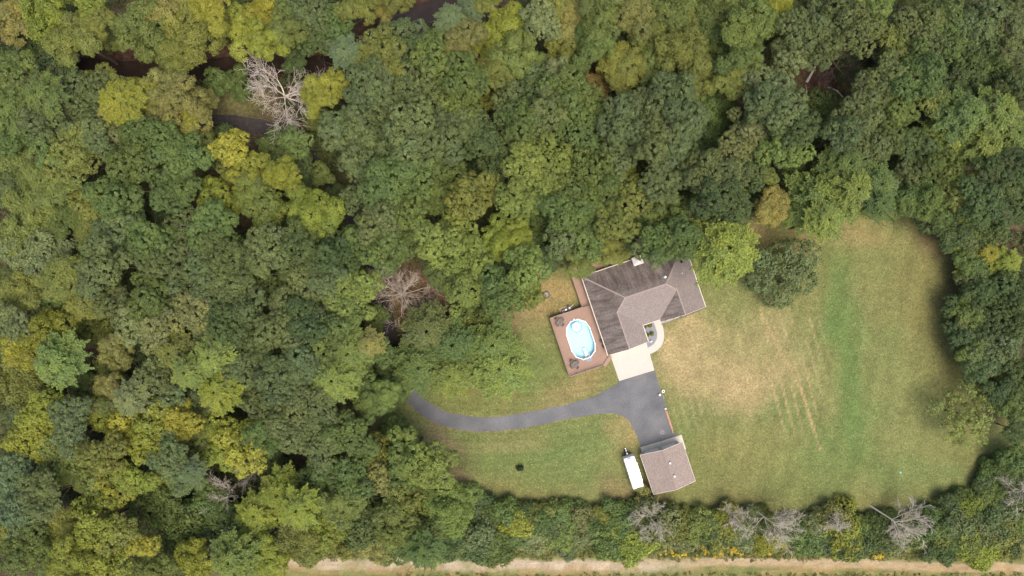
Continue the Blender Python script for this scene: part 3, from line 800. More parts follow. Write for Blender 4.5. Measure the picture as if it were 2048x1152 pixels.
for (px, py, rz, nm, cs) in ((1120, 644.5, .5, 'northwest', (0, 1, 2, 3)), (1149.5, 729.5, .42, 'southwest', (0, 1, 2, 3))):
    u, v = HL(px, py, 2); patio_table(f'slatted grey square table with umbrella hole in the {nm} deck corner', u, v, rz)
    for k in cs:
        a = rz + k * math.pi / 2
        # local frame: u right, v down; world rotation TH+a
        wx, wy = math.cos(TH + a + math.pi / 2), math.sin(TH + a + math.pi / 2)
        base = Vector(HP(u, v, DZ)); p = base - Vector((wx, wy, 0)) * (.66 + .05 * (k == 2))
        side = ('below', 'right of', 'above', 'left of')[k]
        t = patio_chair(f'dark slatted patio chair {side} the table in the {nm} deck corner', 0, 0, 0)
        t.location = p; t.rotation_euler = (0, 0, TH + a)
def planter(label, px, py):
    x, y = W(px, py, 1.6); t = empty('planter', (x, y, DZ)); tag(t, label, 'planter', 'dark round planters by the garage wall')
    MB().cyl((0, 0, .22), .24, .44, 16, r2=.32).obj('pot', M_BLACK, t); MB().cyl((0, 0, .43), .28, .03, 16).obj('soil', M_BARK, t)
planter('dark round pot on the deck by the eave, upper of two', 1202.5, 682); planter('dark round pot on the deck by the eave, lower of two', 1207.5, 693)
gt = empty('deck_gate', HP(-.75, 5.75, DZ), TH); tag(gt, 'dark low gate across the narrow deck strip beside the house', 'gate')
for i in range(8): MB().box((-.75 + i * .21, 0, .5), (.05, .05, .9)).obj('picket', M_DARK, gt)
for z in (.15, .9): MB().box((0, 0, z), (1.6, .08, .06)).obj('gate_rail', M_DARK, gt)

# pool pump equipment on a pallet north of the deck
x, y = W(1131, 618.5, .5); rz = TH + .02
t = empty('equipment_pallet', (x, y, 0), rz); tag(t, 'pale wooden pallet under the pool equipment beside the deck', 'pallet')
for i in range(7): MB().box((-1.05 + i * .35, 0, .14), (.28, 1.1, .03)).obj('plank', M_WOOD, t)
for q in (-.48, 0, .48): MB().box((0, q, .06), (2.4, .08, .11)).obj('runner', M_WOOD, t)
x, y = W(1128.5, 620.5, .6)
t = empty('pool_pump', (x, y, .16), rz); tag(t, 'long grey pool pump lying on the wooden pallet', 'pool pump')
MB().cyl((0, 0, .28), .24, 1.0, 16, axis=(1, 0, 0)).obj('motor', M_GREY, t, smooth=False)
MB().box((0, 0, .06), (1.0, .5, .1)).obj('base', M_BLACK, t); MB().cyl((.35, 0, .5), .16, .25, 14).obj('strainer_lid', M_METAL, t)
MB().tube([(-.4, -.15, .2), (-.4, -.42, .2), (.1, -.42, .2)], .06, 8).obj('hose', M_WHITE, t)
x, y = W(1138.5, 615.5, .8)
t = empty('sand_filter', (x, y, .16), rz); tag(t, 'round dark pool filter tank with white valve on the pallet', 'pool filter')
MB().ball((0, 0, .55), .42, (1, 1, 1.1), 3).obj('tank', M_GREY, t, smooth=True)
MB().cyl((0, 0, 1.08), .12, .2, 12).obj('valve', M_WHITE, t); MB().tube([(0, 0, 1.05), (.42, .15, 1.0), (.62, .2, .3), (1.0, .3, .1)], .045, 8).obj('pipe', M_WHITE, t)

# fire ring
x, y = W(1093, 590)
t = empty('fire_ring', (x, y, .02)); tag(t, 'round stone fire ring on the dry grass near the deck', 'fire ring')
bm_ = MB().box((0, 0, 0), (.34, .28, .3)).bevel(.03).mesh('stone'); bm_.materials.append(M_STONE)
for i in range(11):
    a = i * 2 * math.pi / 11; link('stone', bm_, None, t, (.62 * math.cos(a), .62 * math.sin(a), .15 + random.uniform(-.02, .02)), a + math.pi / 2 + random.uniform(-.1, .1))
MB().cyl((0, 0, .03), .5, .04, 14).obj('ash_bed', plain('pale ash', (.28, .25, .2), .9, .4, 6), t)
# utility box
x, y = W(842.5, 625, .6)
t = empty('utility_box', (x, y, 0), R(-4)); tag(t, 'green metal utility box on the bare ground beside the woodland drive', 'utility box')
MB().box((0, 0, .38), (.85, .85, .7)).bevel(.03).obj('cabinet', M_GREENBOX, t); MB().slab([(-.46, -.46, .80), (.46, -.46, .76), (.46, .46, .76), (-.46, .46, .80)], .05).obj('lid', M_GREENBOX, t); MB().box((0, 0, .02), (1.1, 1.1, .06)).obj('pad', M_CONC2, t)

# ------------------------------------------------------------------ garage
GE, GR = 2.8, 4.2
c_ = {k: (*W(px, py, GE), GE) for k, (px, py) in dict(TL=(1280.6, 910.4), TR=(1364.8, 884.5), BR=(1390.7, 961.9), BL=(1307.2, 988.8)).items()}
TL, TR, BR, BL = (Vector(c_[k]) for k in ('TL', 'TR', 'BR', 'BL'))
ug = (TR - TL).normalized(); vg = (BL - TL).normalized()
PT = (TL + TR) / 2 + Vector((0, 0, GR - GE)); PB_ = (BL + BR) / 2 + Vector((0, 0, GR - GE))
gar = empty('detached_garage', ((TL + BR) / 2).xy.to_3d()); tag(gar, 'square detached garage with mottled brown shingle gable roof beside the white trailer', 'garage')
ugr = lambda o: under(o, gar)
ugr(roof_face('roof_slope', [TL, PT, PB_, BL], gar, M_ROOFG, .2, vg)); ugr(roof_face('roof_slope', [PT, TR, BR, PB_], gar, M_ROOFG, .15, vg))
ugr(ridge(gar, PT, PB_, plain('garage ridge cap', (.27, .21, .18), .95, .2, 6)))
for a, b_, s in ((TL, BL, -ug), (TR, BR, ug), (TL, PT, -vg), (PT, TR, -vg), (BL, PB_, vg), (PB_, BR, vg)):
    d = b_ - a; M_ = Matrix.Translation((a + b_) / 2 + s * .03 + Vector((0, 0, -.08))) @ d.to_track_quat('X', 'Z').to_matrix().to_4x4()
    ugr(MB().box((0, 0, 0), (d.length + .04, .05, .18), M=M_).obj('fascia_board', M_FASCIA, gar))
wq = [TL + ug * .35 + vg * .4, TR - ug * .35 + vg * .4, BR - ug * .35 - vg * .4, BL + ug * .35 - vg * .4]
ugr(MB().prism([(p.x, p.y) for p in wq], -.1, GE - .1).obj('wall', M_SIDING, gar))
for q0, q1 in ((wq[0], wq[1]), (wq[3], wq[2])):
    mid = (q0 + q1) / 2; mb = MB(); vv = [Vector((q0.x, q0.y, GE - .1)), Vector((q1.x, q1.y, GE - .1)), Vector((mid.x, mid.y, GR - .25))]
    off = vg * .1; a = [mb.bm.verts.new(p + off * k) for k in (-.5, .5) for p in vv]
    mb.bm.faces.new(a[:3]); mb.bm.faces.new(a[3:][::-1])
    for i in range(3): mb.bm.faces.new((a[i], a[3 + i], a[3 + (i + 1) % 3], a[(i + 1) % 3]))
    ugr(mb.obj('gable', M_SIDING, gar))
ga = math.atan2(ug.y, ug.x)
for t_ in (.28, .72):
    p = wq[0] + (wq[1] - wq[0]) * t_ - vg * .02; ugr(MB().box((p.x, p.y, 1.1), (2.8, .06, 2.2), rz=ga).obj('garage_door', M_FASCIA, gar))
for px, py in ((1340.6, 926.9), (1349.4, 953.3)):
    x, y = W(px, py, 4.4); p = Vector((x, y, 0)); s = abs((p - Vector((PT.x, PT.y, 0))).dot(ug)); z = GR - s * (GR - GE) / ((TR - TL).length / 2)
    vt = MB().box((x, y, z + .1), (.42, .42, .26), rz=ga).box((x, y, z + .25), (.5, .5, .05), rz=ga).obj('roof_vent', M_GREY, gar); ugr(vt)
    ugr(MB().box((x, y, z + .30), (.28, .28, .05), rz=ga).obj('vent_cap', M_WHITE, gar))

# ------------------------------------------------------------------ the white trailer
q = [Vector(W(px, py, 2.6)) for px, py in ((1247.7, 918.2), (1268.7, 911.5), (1288.5, 973.1), (1266.3, 979.6))]
cc = (q[0] + q[1] + q[2] + q[3]) / 4; ta = math.atan2((q[1] - q[0]).y, (q[1] - q[0]).x)
TW, TL_ = (q[1] - q[0]).length, (q[3] - q[0]).length
tr = empty('camper_trailer', (cc.x, cc.y, 0), ta); tag(tr, 'long white camper trailer parked on grass beside the garage', 'trailer')
M_TRW = plain('white trailer skin', (.80, .80, .79), .4, .05, 1.5)
MB().box((0, 0, 1.5), (TW, TL_, 2.1)).bevel(.09, 3).obj('body', M_TRW, tr, smooth=False)
MB().box((0, -.02, 2.575), (TW - .2, TL_ - .25, .05)).bevel(.02).obj('roof_membrane', plain('white roof membrane', (.78, .78, .77), .6, .07, 1.2), tr)
M_HATCH = plain('greyed hatch plastic', (.5, .5, .5), .6, .1)
for k in range(6): MB().box((0, -TL_ / 2 + .9 + k * 1.0, 2.605), (TW - .25, .05, .015)).obj('roof_seam', M_METAL, tr)
for x_, y_, s_ in ((-.2, .4, .36), (.15, .42, .36), (.1, -2.5, .42), (-.1, 2.1, .3)): MB().box((x_, y_, 2.64), (s_, s_, .09)).bevel(.02).obj('roof_hatch', M_HATCH, tr)
MB().tube([(-.55, TL_ / 2 - .42, 2.64), (-.45, TL_ / 2 - .25, 2.66), (.1, TL_ / 2 - .18, 2.66), (.5, TL_ / 2 - .28, 2.66), (.45, TL_ / 2 - .42, 2.64)], .04, 6).obj('awning_strap', M_BLACK, tr)
MB().box((0, TL_ / 2 - .75, 2.615), (1.3, .45, .04)).obj('front_panel', M_METAL, tr)
MB().box((TW / 2 + .05, -.2, 2.35), (.1, TL_ * .62, .12)).obj('awning', M_METAL, tr)
for s in (-1, 1):
    for y_ in (-.75, .1):
        w_ = MB().cyl((s * (TW / 2 - .12), y_, .36), .36, .24, 18, axis=(1, 0, 0)).obj('wheel', M_BLACK, tr); MB().cyl((s * (TW / 2 + .005), y_, .36), .18, .02, 12, axis=(1, 0, 0)).obj('hub', M_METAL, w_)
for s in (-1, 1): MB().tube([(s * .75, TL_ / 2 - .1, .5), (0, TL_ / 2 + 1.25, .5)], .055, 6).obj('tongue_rail', M_BLACK, tr)
MB().cyl((0, TL_ / 2 + 1.3, .55), .09, .14, 10).obj('coupler', M_METAL, tr)
MB().cyl((.0, TL_ / 2 + .42, .85), .19, .6, 14).ball((0, TL_ / 2 + .42, 1.15), .19, (1, 1, .5)).obj('propane_tank', M_WHITE, tr, smooth=False)
MB().cyl((0, TL_ / 2 + 1.0, .75), .05, .6, 8).cyl((0, TL_ / 2 + 1.0, 1.05), .12, .04, 12).obj('tongue_jack', M_WHITE, tr)
MB().box((0, TL_ / 2 + .55, .58), (.7, .8, .05)).obj('tongue_tray', M_BLACK, tr)

# ------------------------------------------------------------------ small things by the driveway
def bucket(label, px, py, r, mat, inner_):
    x, y = W(px, py, .3); t = empty('bucket', (x, y, .03)); tag(t, label, 'bucket')
    MB().cyl((0, 0, .16), r * .85, .32, 16, r2=r).obj('pail', mat, t); MB().cyl((0, 0, .325), r * .55, .015, 14).obj('contents', inner_, t)
    MB().tube([(r * math.cos(a), r * math.sin(a), .33) for a in np.linspace(0, 2 * math.pi, 13)], .02, 5).obj('rim', mat, t)
bucket('white round tub with dark contents at the driveway edge', 1326.5, 782.5, .30, M_WHITE, M_BLACK)
bucket('small peach-coloured bucket on the driveway beside the white tub', 1319.8, 789.8, .25, plain('peach plastic', (.62, .42, .32), .5, .05), M_WHITE)
a, b_ = Vector((*W(1324.6, 787), .1)), Vector((*W(1327.6, 797.5), .1))
tag(MB().tube([a, b_], .05, 6).obj('metal_pole', M_METAL), 'short pale pole lying by the white tub at the driveway edge', 'pole')
a, b_ = Vector((*W(1331.5, 820), .1)), Vector((*W(1346.5, 866), .1)); d = b_ - a
t = empty('timber_pile', a + d / 2, math.atan2(d.y, d.x)); tag(t, 'long rust-orange and grey timbers laid along the driveway edge', 'timber')
for off, L_, sh, m_ in ((-.14, 1.0, 0, M_RUST), (.0, .96, .1, plain('greyed timber', (.36, .28, .25), .85, .3, 3)), (.14, .85, -.2, M_RUST)):
    MB().box((sh, off, .02), (d.length * L_, .13, .14)).bevel(.01).obj('plank', m_, t)
tag(MB().box((*W(1330.8, 817.5), .14), (.42, .4, .22), rz=.4).bevel(.03).obj('concrete_block', plain('pale block', (.5, .47, .46), .8, .1)), 'pale block at the upper end of the timbers', 'block')
tag(MB().cyl((0, 0, .02), .22, .04, 10).obj('plastic_lid', plain('teal plastic', (.10, .42, .36), .5, .05), None, (*W(1801, 945), .03)), 'small teal plastic lid lying on the lawn at lower right', 'lid')
x, y = W(1302, 682.7, .4)
t = empty('garden_statue', (x, y, .05), .5); tag(t, 'small white garden ornament on the grey gravel by the curved walk', 'garden ornament')
MB().cyl((0, 0, .12), .22, .24, 12, r2=.15).obj('pedestal', M_WHITE, t); MB().ball((0, 0, .4), .2, (1.2, .8, 1), 2).ball((.18, 0, .58), .09).obj('figure', M_WHITE, t, smooth=True)

# ------------------------------------------------------------------ vegetation meshes
def norm(v): return v / (np.linalg.norm(v, axis=-1, keepdims=True) + 1e-9)
def rdir(n, rng): return norm(rng.normal(size=(n, 3)))
def leaf_mesh(name, C, N, S, asp, leaf, lobe, mat, rng, T=None):
    """diamond shaped leaves: centre, normal, size"""
    n = len(C)
    if T is None: T = rdir(n, rng)
    T = norm(T - N * np.sum(T * N, -1, keepdims=True)); B = np.cross(N, T)
    S = S[:, None]; A = asp[:, None] if isinstance(asp, np.ndarray) else asp
    fold = N * S * .12
    V = np.stack([C - T * S * .5 * A, C - B * S * .5 + fold, C + T * S * .5 * A, C + B * S * .5 + fold], 1).reshape(-1, 3)
    me = raw_mesh(name, V, np.arange(4 * n).reshape(-1, 4))
    for nm, a in (('leaf', leaf), ('lobe', lobe)):
        at = me.attributes.new(nm, 'FLOAT', 'FACE'); at.data.foreach_set('value', a.astype(np.float32))
    me.materials.append(mat)
    return me
def crown_lobes(Rr_, n, rl, flat, rng, irr=.22):
    ph = rng.uniform(0, 6.28, 3); P = []
    def outl(t): return 1 + irr * math.sin(2 * t + ph[0]) * .7 + irr * math.sin(3 * t + ph[1]) * .7 + irr * .5 * math.sin(5 * t + ph[2])
    while len(P) < n:
        best, bd = None, -1
        for _ in range(10):
            t = rng.uniform(0, 6.28); r = math.sqrt(rng.uniform(0, 1)) * .80
            p = np.array([r * math.cos(t), r * math.sin(t)]) * outl(t)
            dd = min([np.hypot(*(p - q[:2])) for q in P], default=9)
            if dd > bd: best, bd, br = p, dd, r
        z = flat * math.sqrt(max(0, 1 - (br / .95) ** 2)) + rng.uniform(-.25, .22)
        P.append(np.array([best[0], best[1], z]))
    P = np.array(P) * Rr_
    return P, rng.uniform(rl[0], rl[1], n) * Rr_
def fib(n):
    k = np.arange(n) + .5; z = 1 - 2 * k / n; t = math.pi * (1 + 5 ** .5) * k; s = np.sqrt(1 - z * z)
    return np.stack([s * np.cos(t), s * np.sin(t), z], -1)
def clumpy(name, Rr_, n, rl, flat, seed, mat, ball=(.28, .62), sp=.88, per=60, ls=.18, asp=1.35, jit=(.62, 1.12), drop=.0, up=.5, zmin=-.35, irr=.22, upn=.28):
    rng = np.random.default_rng(seed)
    P, RL = crown_lobes(Rr_, n, rl, flat, rng, irr)
    BC, BD, BR, BL_, BLb = [], [], [], [], []
    lobev = rng.random(n)
    for i in range(n):
        k = max(10, int(4 * math.pi * RL[i] ** 2 / sp ** 2)); d = fib(k)
        a = rng.uniform(0, 6.28); ca, sa = math.cos(a), math.sin(a)
        d = np.stack([d[:, 0] * ca - d[:, 1] * sa, d[:, 0] * sa + d[:, 1] * ca, d[:, 2]], -1)
        d = norm(d + rng.normal(size=d.shape) * .12)
        d = d[d[:, 2] > zmin]
        p = P[i] + d * RL[i] * (1 + rng.normal(size=(len(d), 1)) * .10) * np.array([1, 1, .85])
        ok = np.ones(len(p), bool)
        for j in range(n):
            if j != i: ok &= np.linalg.norm((p - P[j]) / np.array([1, 1, .85]), axis=1) > RL[j] * .86
        if drop: ok &= rng.random(len(p)) > drop
        p, d = p[ok], d[ok]
        BC.append(p); BD.append(d); BR.append(rng.uniform(*ball, len(p))); BLb.append(np.full(len(p), lobev[i]) * .7 + rng.random(len(p)) * .3)
    BC, BD, BR, BLb = map(np.concatenate, (BC, BD, BR, BLb))
    m = len(BC)
    cnt = np.maximum(6, (per * (BR / np.mean(ball)) ** 2)).astype(int)
    idx = np.repeat(np.arange(m), cnt); N_ = len(idx)
    d = rdir(N_, rng); flip = np.sum(d * BD[idx], -1) + d[:, 2] * .6 < -.15; d[flip] *= -1
    C = BC[idx] + rng.normal(size=(N_, 3)) * .05 + d * (BR[idx] * rng.uniform(jit[0], jit[1], N_))[:, None] * np.array([1, 1, .9])
    N = norm(d * .65 + np.array([0, 0, upn]) + rng.normal(size=(N_, 3)) * .45 + BD[idx] * .45)
    S = rng.uniform(.7, 1.45, N_) * ls
    leaf = np.clip(.5 + rng.normal(size=N_) * .20 + (rng.random(m)[idx] - .5) * .5, 0, 1)
    return leaf_mesh(name, C, N, S, asp, leaf, BLb[idx], mat, rng)

def sprays(name, Rr_, nb, seed, mat, ls=.22, layers=3, asp=2.0):
    """feathery crown: boughs that radiate and end in points"""
    rng = np.random.default_rng(seed)
    C, N, S, LF, LB, T = [], [], [], [], [], []
    a0 = rng.uniform(0, 6.28)
    for L_ in range(layers):
        for b_ in range(nb):
            az = a0 + (b_ + rng.uniform(-.3, .3)) / nb * 2 * math.pi + L_ * 1.1
            ln = Rr_ * (1.02 - .27 * L_) * rng.uniform(.86, 1.09); z0 = Rr_ * (.12 + .26 * L_)
            lobe = rng.random(); bl = rng.random()
            k = int(ln / .14)
            for s in range(k):
                f = (s + .5) / k
                if f < .12: continue
                bend = .25 * math.sin(f * 3 + b_)
                ca, sa = math.cos(az + bend * .3), math.sin(az + bend * .3)
                base = np.array([ca, sa, 0]) * ln * f + np.array([0, 0, z0 + Rr_ * (.42 * f - .55 * f * f)])
                w = ln * .27 * (math.sin(min(1, f * 1.15) * math.pi) ** .7 + .12) * rng.uniform(.6, 1.15)
                m = max(3, int(w / .085))
                for side in (-1, 1):
                    t = rng.random(m)
                    dirv = np.array([ca * .72 - side * sa * .7, sa * .72 + side * ca * .7, -.12])
                    pts = base + np.outer(t * w, dirv) + rng.normal(size=(m, 3)) * np.array([.08, .08, .10])
                    C.append(pts); T.append(np.tile(dirv, (m, 1)) + rng.normal(size=(m, 3)) * .35)
                    N.append(norm(np.array([0, 0, 1.0]) + rng.normal(size=(m, 3)) * .40 + np.array([ca, sa, 0]) * .25))
                    S.append(rng.uniform(.7, 1.25, m) * ls); LF.append(np.clip(.5 + rng.normal(size=m) * .2 + (bl - .5) * .2, 0, 1)); LB.append(np.full(m, lobe))
    C, N, S, LF, LB, T = map(np.concatenate, (C, N, S, LF, LB, T))
    return leaf_mesh(name, C, N, S, asp * .6, LF, LB, mat, rng, T)

def trunk_mesh(name, spread=.55, nb=6, seed=0, r=.035):
    """unit height trunk (scaled by the tree's size) with limbs rising into the crown"""
    rng = random.Random(seed); mb = MB()
    def seg(a, b_, r1, r2, n=6):
        a, b_ = Vector(a), Vector(b_); d = b_ - a
        mb.cyl((a + b_) / 2, r1, d.length, n, r2=r2, axis=d)
    p = Vector((0, 0, -.02)); rr = r
    for i in range(4):
        q = p + Vector((rng.uniform(-.015, .015), rng.uniform(-.015, .015), .16 if i else .2)); seg(p, q, rr * (1.3 if i == 0 else 1), rr * .85); p, rr = q, rr * .85
        if i >= 1:
            for _ in range(nb // 3 + 1):
                a = rng.uniform(0, 6.28); l = rng.uniform(.6, 1) * spread * .5
                e = p + Vector((math.cos(a) * l, math.sin(a) * l, l * .75)); seg(p, e, rr * .55, rr * .2, 4)
                for _ in range(2):
                    a2 = a + rng.uniform(-.8, .8); e2 = e + Vector((math.cos(a2) * l * .5, math.sin(a2) * l * .5, l * .3)); seg(e, e2, rr * .2, rr * .07, 3)
    me = mb.mesh(name); me.materials.append(M_BARK); return me

def bare_crown(name, Rr_, seed, mat, h0=3.0, lean=(0, 0), hb=5.0, n_main=9, droop=0.0, flatz=.55, tr=.28, levels=4):
    """a dead tree's limbs: recursive forks, each a tapering tube"""
    rng = random.Random(seed); segs = []
    def grow(p, d, L_, r, lv):
        n = 4; 
        for i in range(n):
            d2 = (d + Vector((rng.uniform(-1, 1), rng.uniform(-1, 1), rng.uniform(-.7, .7) - droop)) * (.20 + .05 * lv)).normalized()
            q = p + d2 * L_ / n; r2 = r * .80; segs.append((p, q, r, r2)); p, d, r = q, d2, r2
            if lv > 0 and i >= (0 if lv < levels else 1):
                for _ in range(rng.choice((1, 2)) if lv > 1 else 1):
                    ax = Vector((rng.uniform(-1, 1), rng.uniform(-1, 1), rng.uniform(-1, 1))).normalized()
                    d3 = (Matrix.Rotation(rng.uniform(.45, .95), 3, d.cross(ax).normalized()) @ d)
                    grow(p, d3, L_ * rng.uniform(.42, .62), r * .55, lv - 1)
    for k in range(n_main):
        a = 2 * math.pi * (k + rng.uniform(-.3, .3)) / n_main; el = rng.uniform(.15, 1.1) * flatz * 1.6
        d = Vector((math.cos(a) * math.cos(el), math.sin(a) * math.cos(el), math.sin(el)))
        if lean != (0, 0): d = (d + Vector((lean[0], lean[1], 0)) * .28).normalized()
        dz = rng.uniform(-hb * .42, .7)
        grow(Vector((lean[0] * dz / hb, lean[1] * dz / hb, h0 + dz)), d, Rr_ * rng.uniform(.55, .9), tr * rng.uniform(.35, .6), levels - 1)
    n = len(segs); A = np.array([s[0] for s in segs]); B = np.array([s[1] for s in segs]); r1 = np.maximum(np.array([s[2] for s in segs]), .022); r2 = np.maximum(np.array([s[3] for s in segs]), .018)
    D = norm(B - A); ref = np.where(np.abs(D[:, 2:3]) > .9, np.array([[1., 0, 0]]), np.array([[0, 0, 1.]])); X = norm(np.cross(D, ref)); Y = np.cross(D, X)
    V = []
    for P, rr in ((A, r1), (B, r2)):
        for k in range(3):
            t = 2 * math.pi * k / 3; V.append(P + (X * math.cos(t) + Y * math.sin(t)) * rr[:, None])
    V = np.stack(V, 1).reshape(-1, 3); b0 = np.arange(n)[:, None] * 6
    F = np.concatenate([b0 + np.array([[k, (k + 1) % 3, 3 + (k + 1) % 3, 3 + k]]) for k in range(3)])
    me = raw_mesh(name, V, F); me.materials.append(mat); return me

PROTO = {
    'o': [clumpy('crown_clumpy', 5.0, 17 + i % 4, (.17, .31), .78, 100 + i, M_LEAF) for i in range(5)] + [clumpy('crown_clumpy', 5.0, 11 + i, (.24, .40), .8, 120 + i, M_LEAF, ball=(.3, .5), sp=.75, per=46, jit=(.5, 1.15), ls=.18, irr=.3) for i in range(4)],
    'q': [clumpy('crown_clumpy', 3.3, 9 + i, (.24, .40), .8, 130 + i, M_LEAF, ball=(.28, .5), sp=.75, per=50, irr=.3, jit=(.6, 1.12)) for i in range(5)],
    'm': [sprays('crown_feathery', 5.0, 11 + i % 3, 200 + i, M_LEAF) for i in range(4)],
    'l': [clumpy('crown_soft', 4.2, 10 + i % 3, (.26, .40), .7, 300 + i, M_LEAF, ball=(.5, .8), sp=.95, per=115, ls=.17, asp=1.3, jit=(.55, 1.12), drop=.08) for i in range(5)],
    'a': [clumpy('crown_airy', 4.4, 14, (.20, .36), .62, 400 + i, M_LEAF, ball=(.55, .95), sp=1.05, per=105, ls=.15, asp=2.6, jit=(.35, 1.25), drop=.12, upn=.8) for i in range(4)],
    'w': [clumpy('crown_sparse', 4.4, 16, (.20, .34), .45, 450 + i, M_LEAF, ball=(.35, .7), sp=.85, per=46 - 14 * (i == 0), ls=.16, asp=2.0, jit=(.3, 1.3), drop=.20 + .30 * (i == 0), upn=.6, irr=.12) for i in range(2)],
    'u': [clumpy('crown_low', 3.2, 8, (.30, .48), .38, 500 + i, M_BUSH, ball=(.4, .75), sp=.85, per=60, ls=.20, asp=1.6, jit=(.5, 1.2), drop=.06) for i in range(4)],
    's': [clumpy('bush_foliage', 2.4, 7, (.30, .50), .42, 600 + i, M_BUSH, ball=(.25, .6), sp=.62, per=44, ls=.17, asp=1.8, jit=(.5, 1.3), irr=.3) for i in range(5)],
}
PR = {'w': 4.4, 'o': 5.0, 'q': 3.3, 'm': 4.9, 'l': 4.2, 'a': 4.4, 'u': 3.2, 's': 2.4}
TRUNKS = [trunk_mesh('trunk', seed=i, r=.022) for i in range(4)]

COLS = {  # leaf albedo
    'dk': (.084, .122, .046), 'gr': (.112, .160, .050), 'gg': (.116, .154, .064), 'pale': (.170, .200, .086), 'ol': (.155, .185, .052), 'yg': (.195, .228, .042),
    'yl': (.235, .248, .044), 'tan': (.205, .208, .070), 'br': (.18, .155, .064), 'lt': (.162, .216, .060), 'te': (.118, .168, .084), 'hm': (.200, .268, .066)}
CWORD = {'dk': 'dark green', 'gr': 'mid green', 'gg': 'grey-green', 'pale': 'pale sage', 'ol': 'olive', 'yg': 'yellow-green', 'yl': 'yellow', 'tan': 'tan-yellow', 'br': 'brownish olive', 'lt': 'bright green', 'te': 'bluish green'}
TWORD = {'o': 'clumpy tree', 'q': 'clumpy tree', 'm': 'feathery tree', 'l': 'soft-crowned tree', 'a': 'wispy tree', 'u': 'low tree'}
HGT = {'w': 8, 'o': 15.5, 'q': 14, 'm': 16.5, 'l': 14.5, 'a': 12, 'u': 6.5}

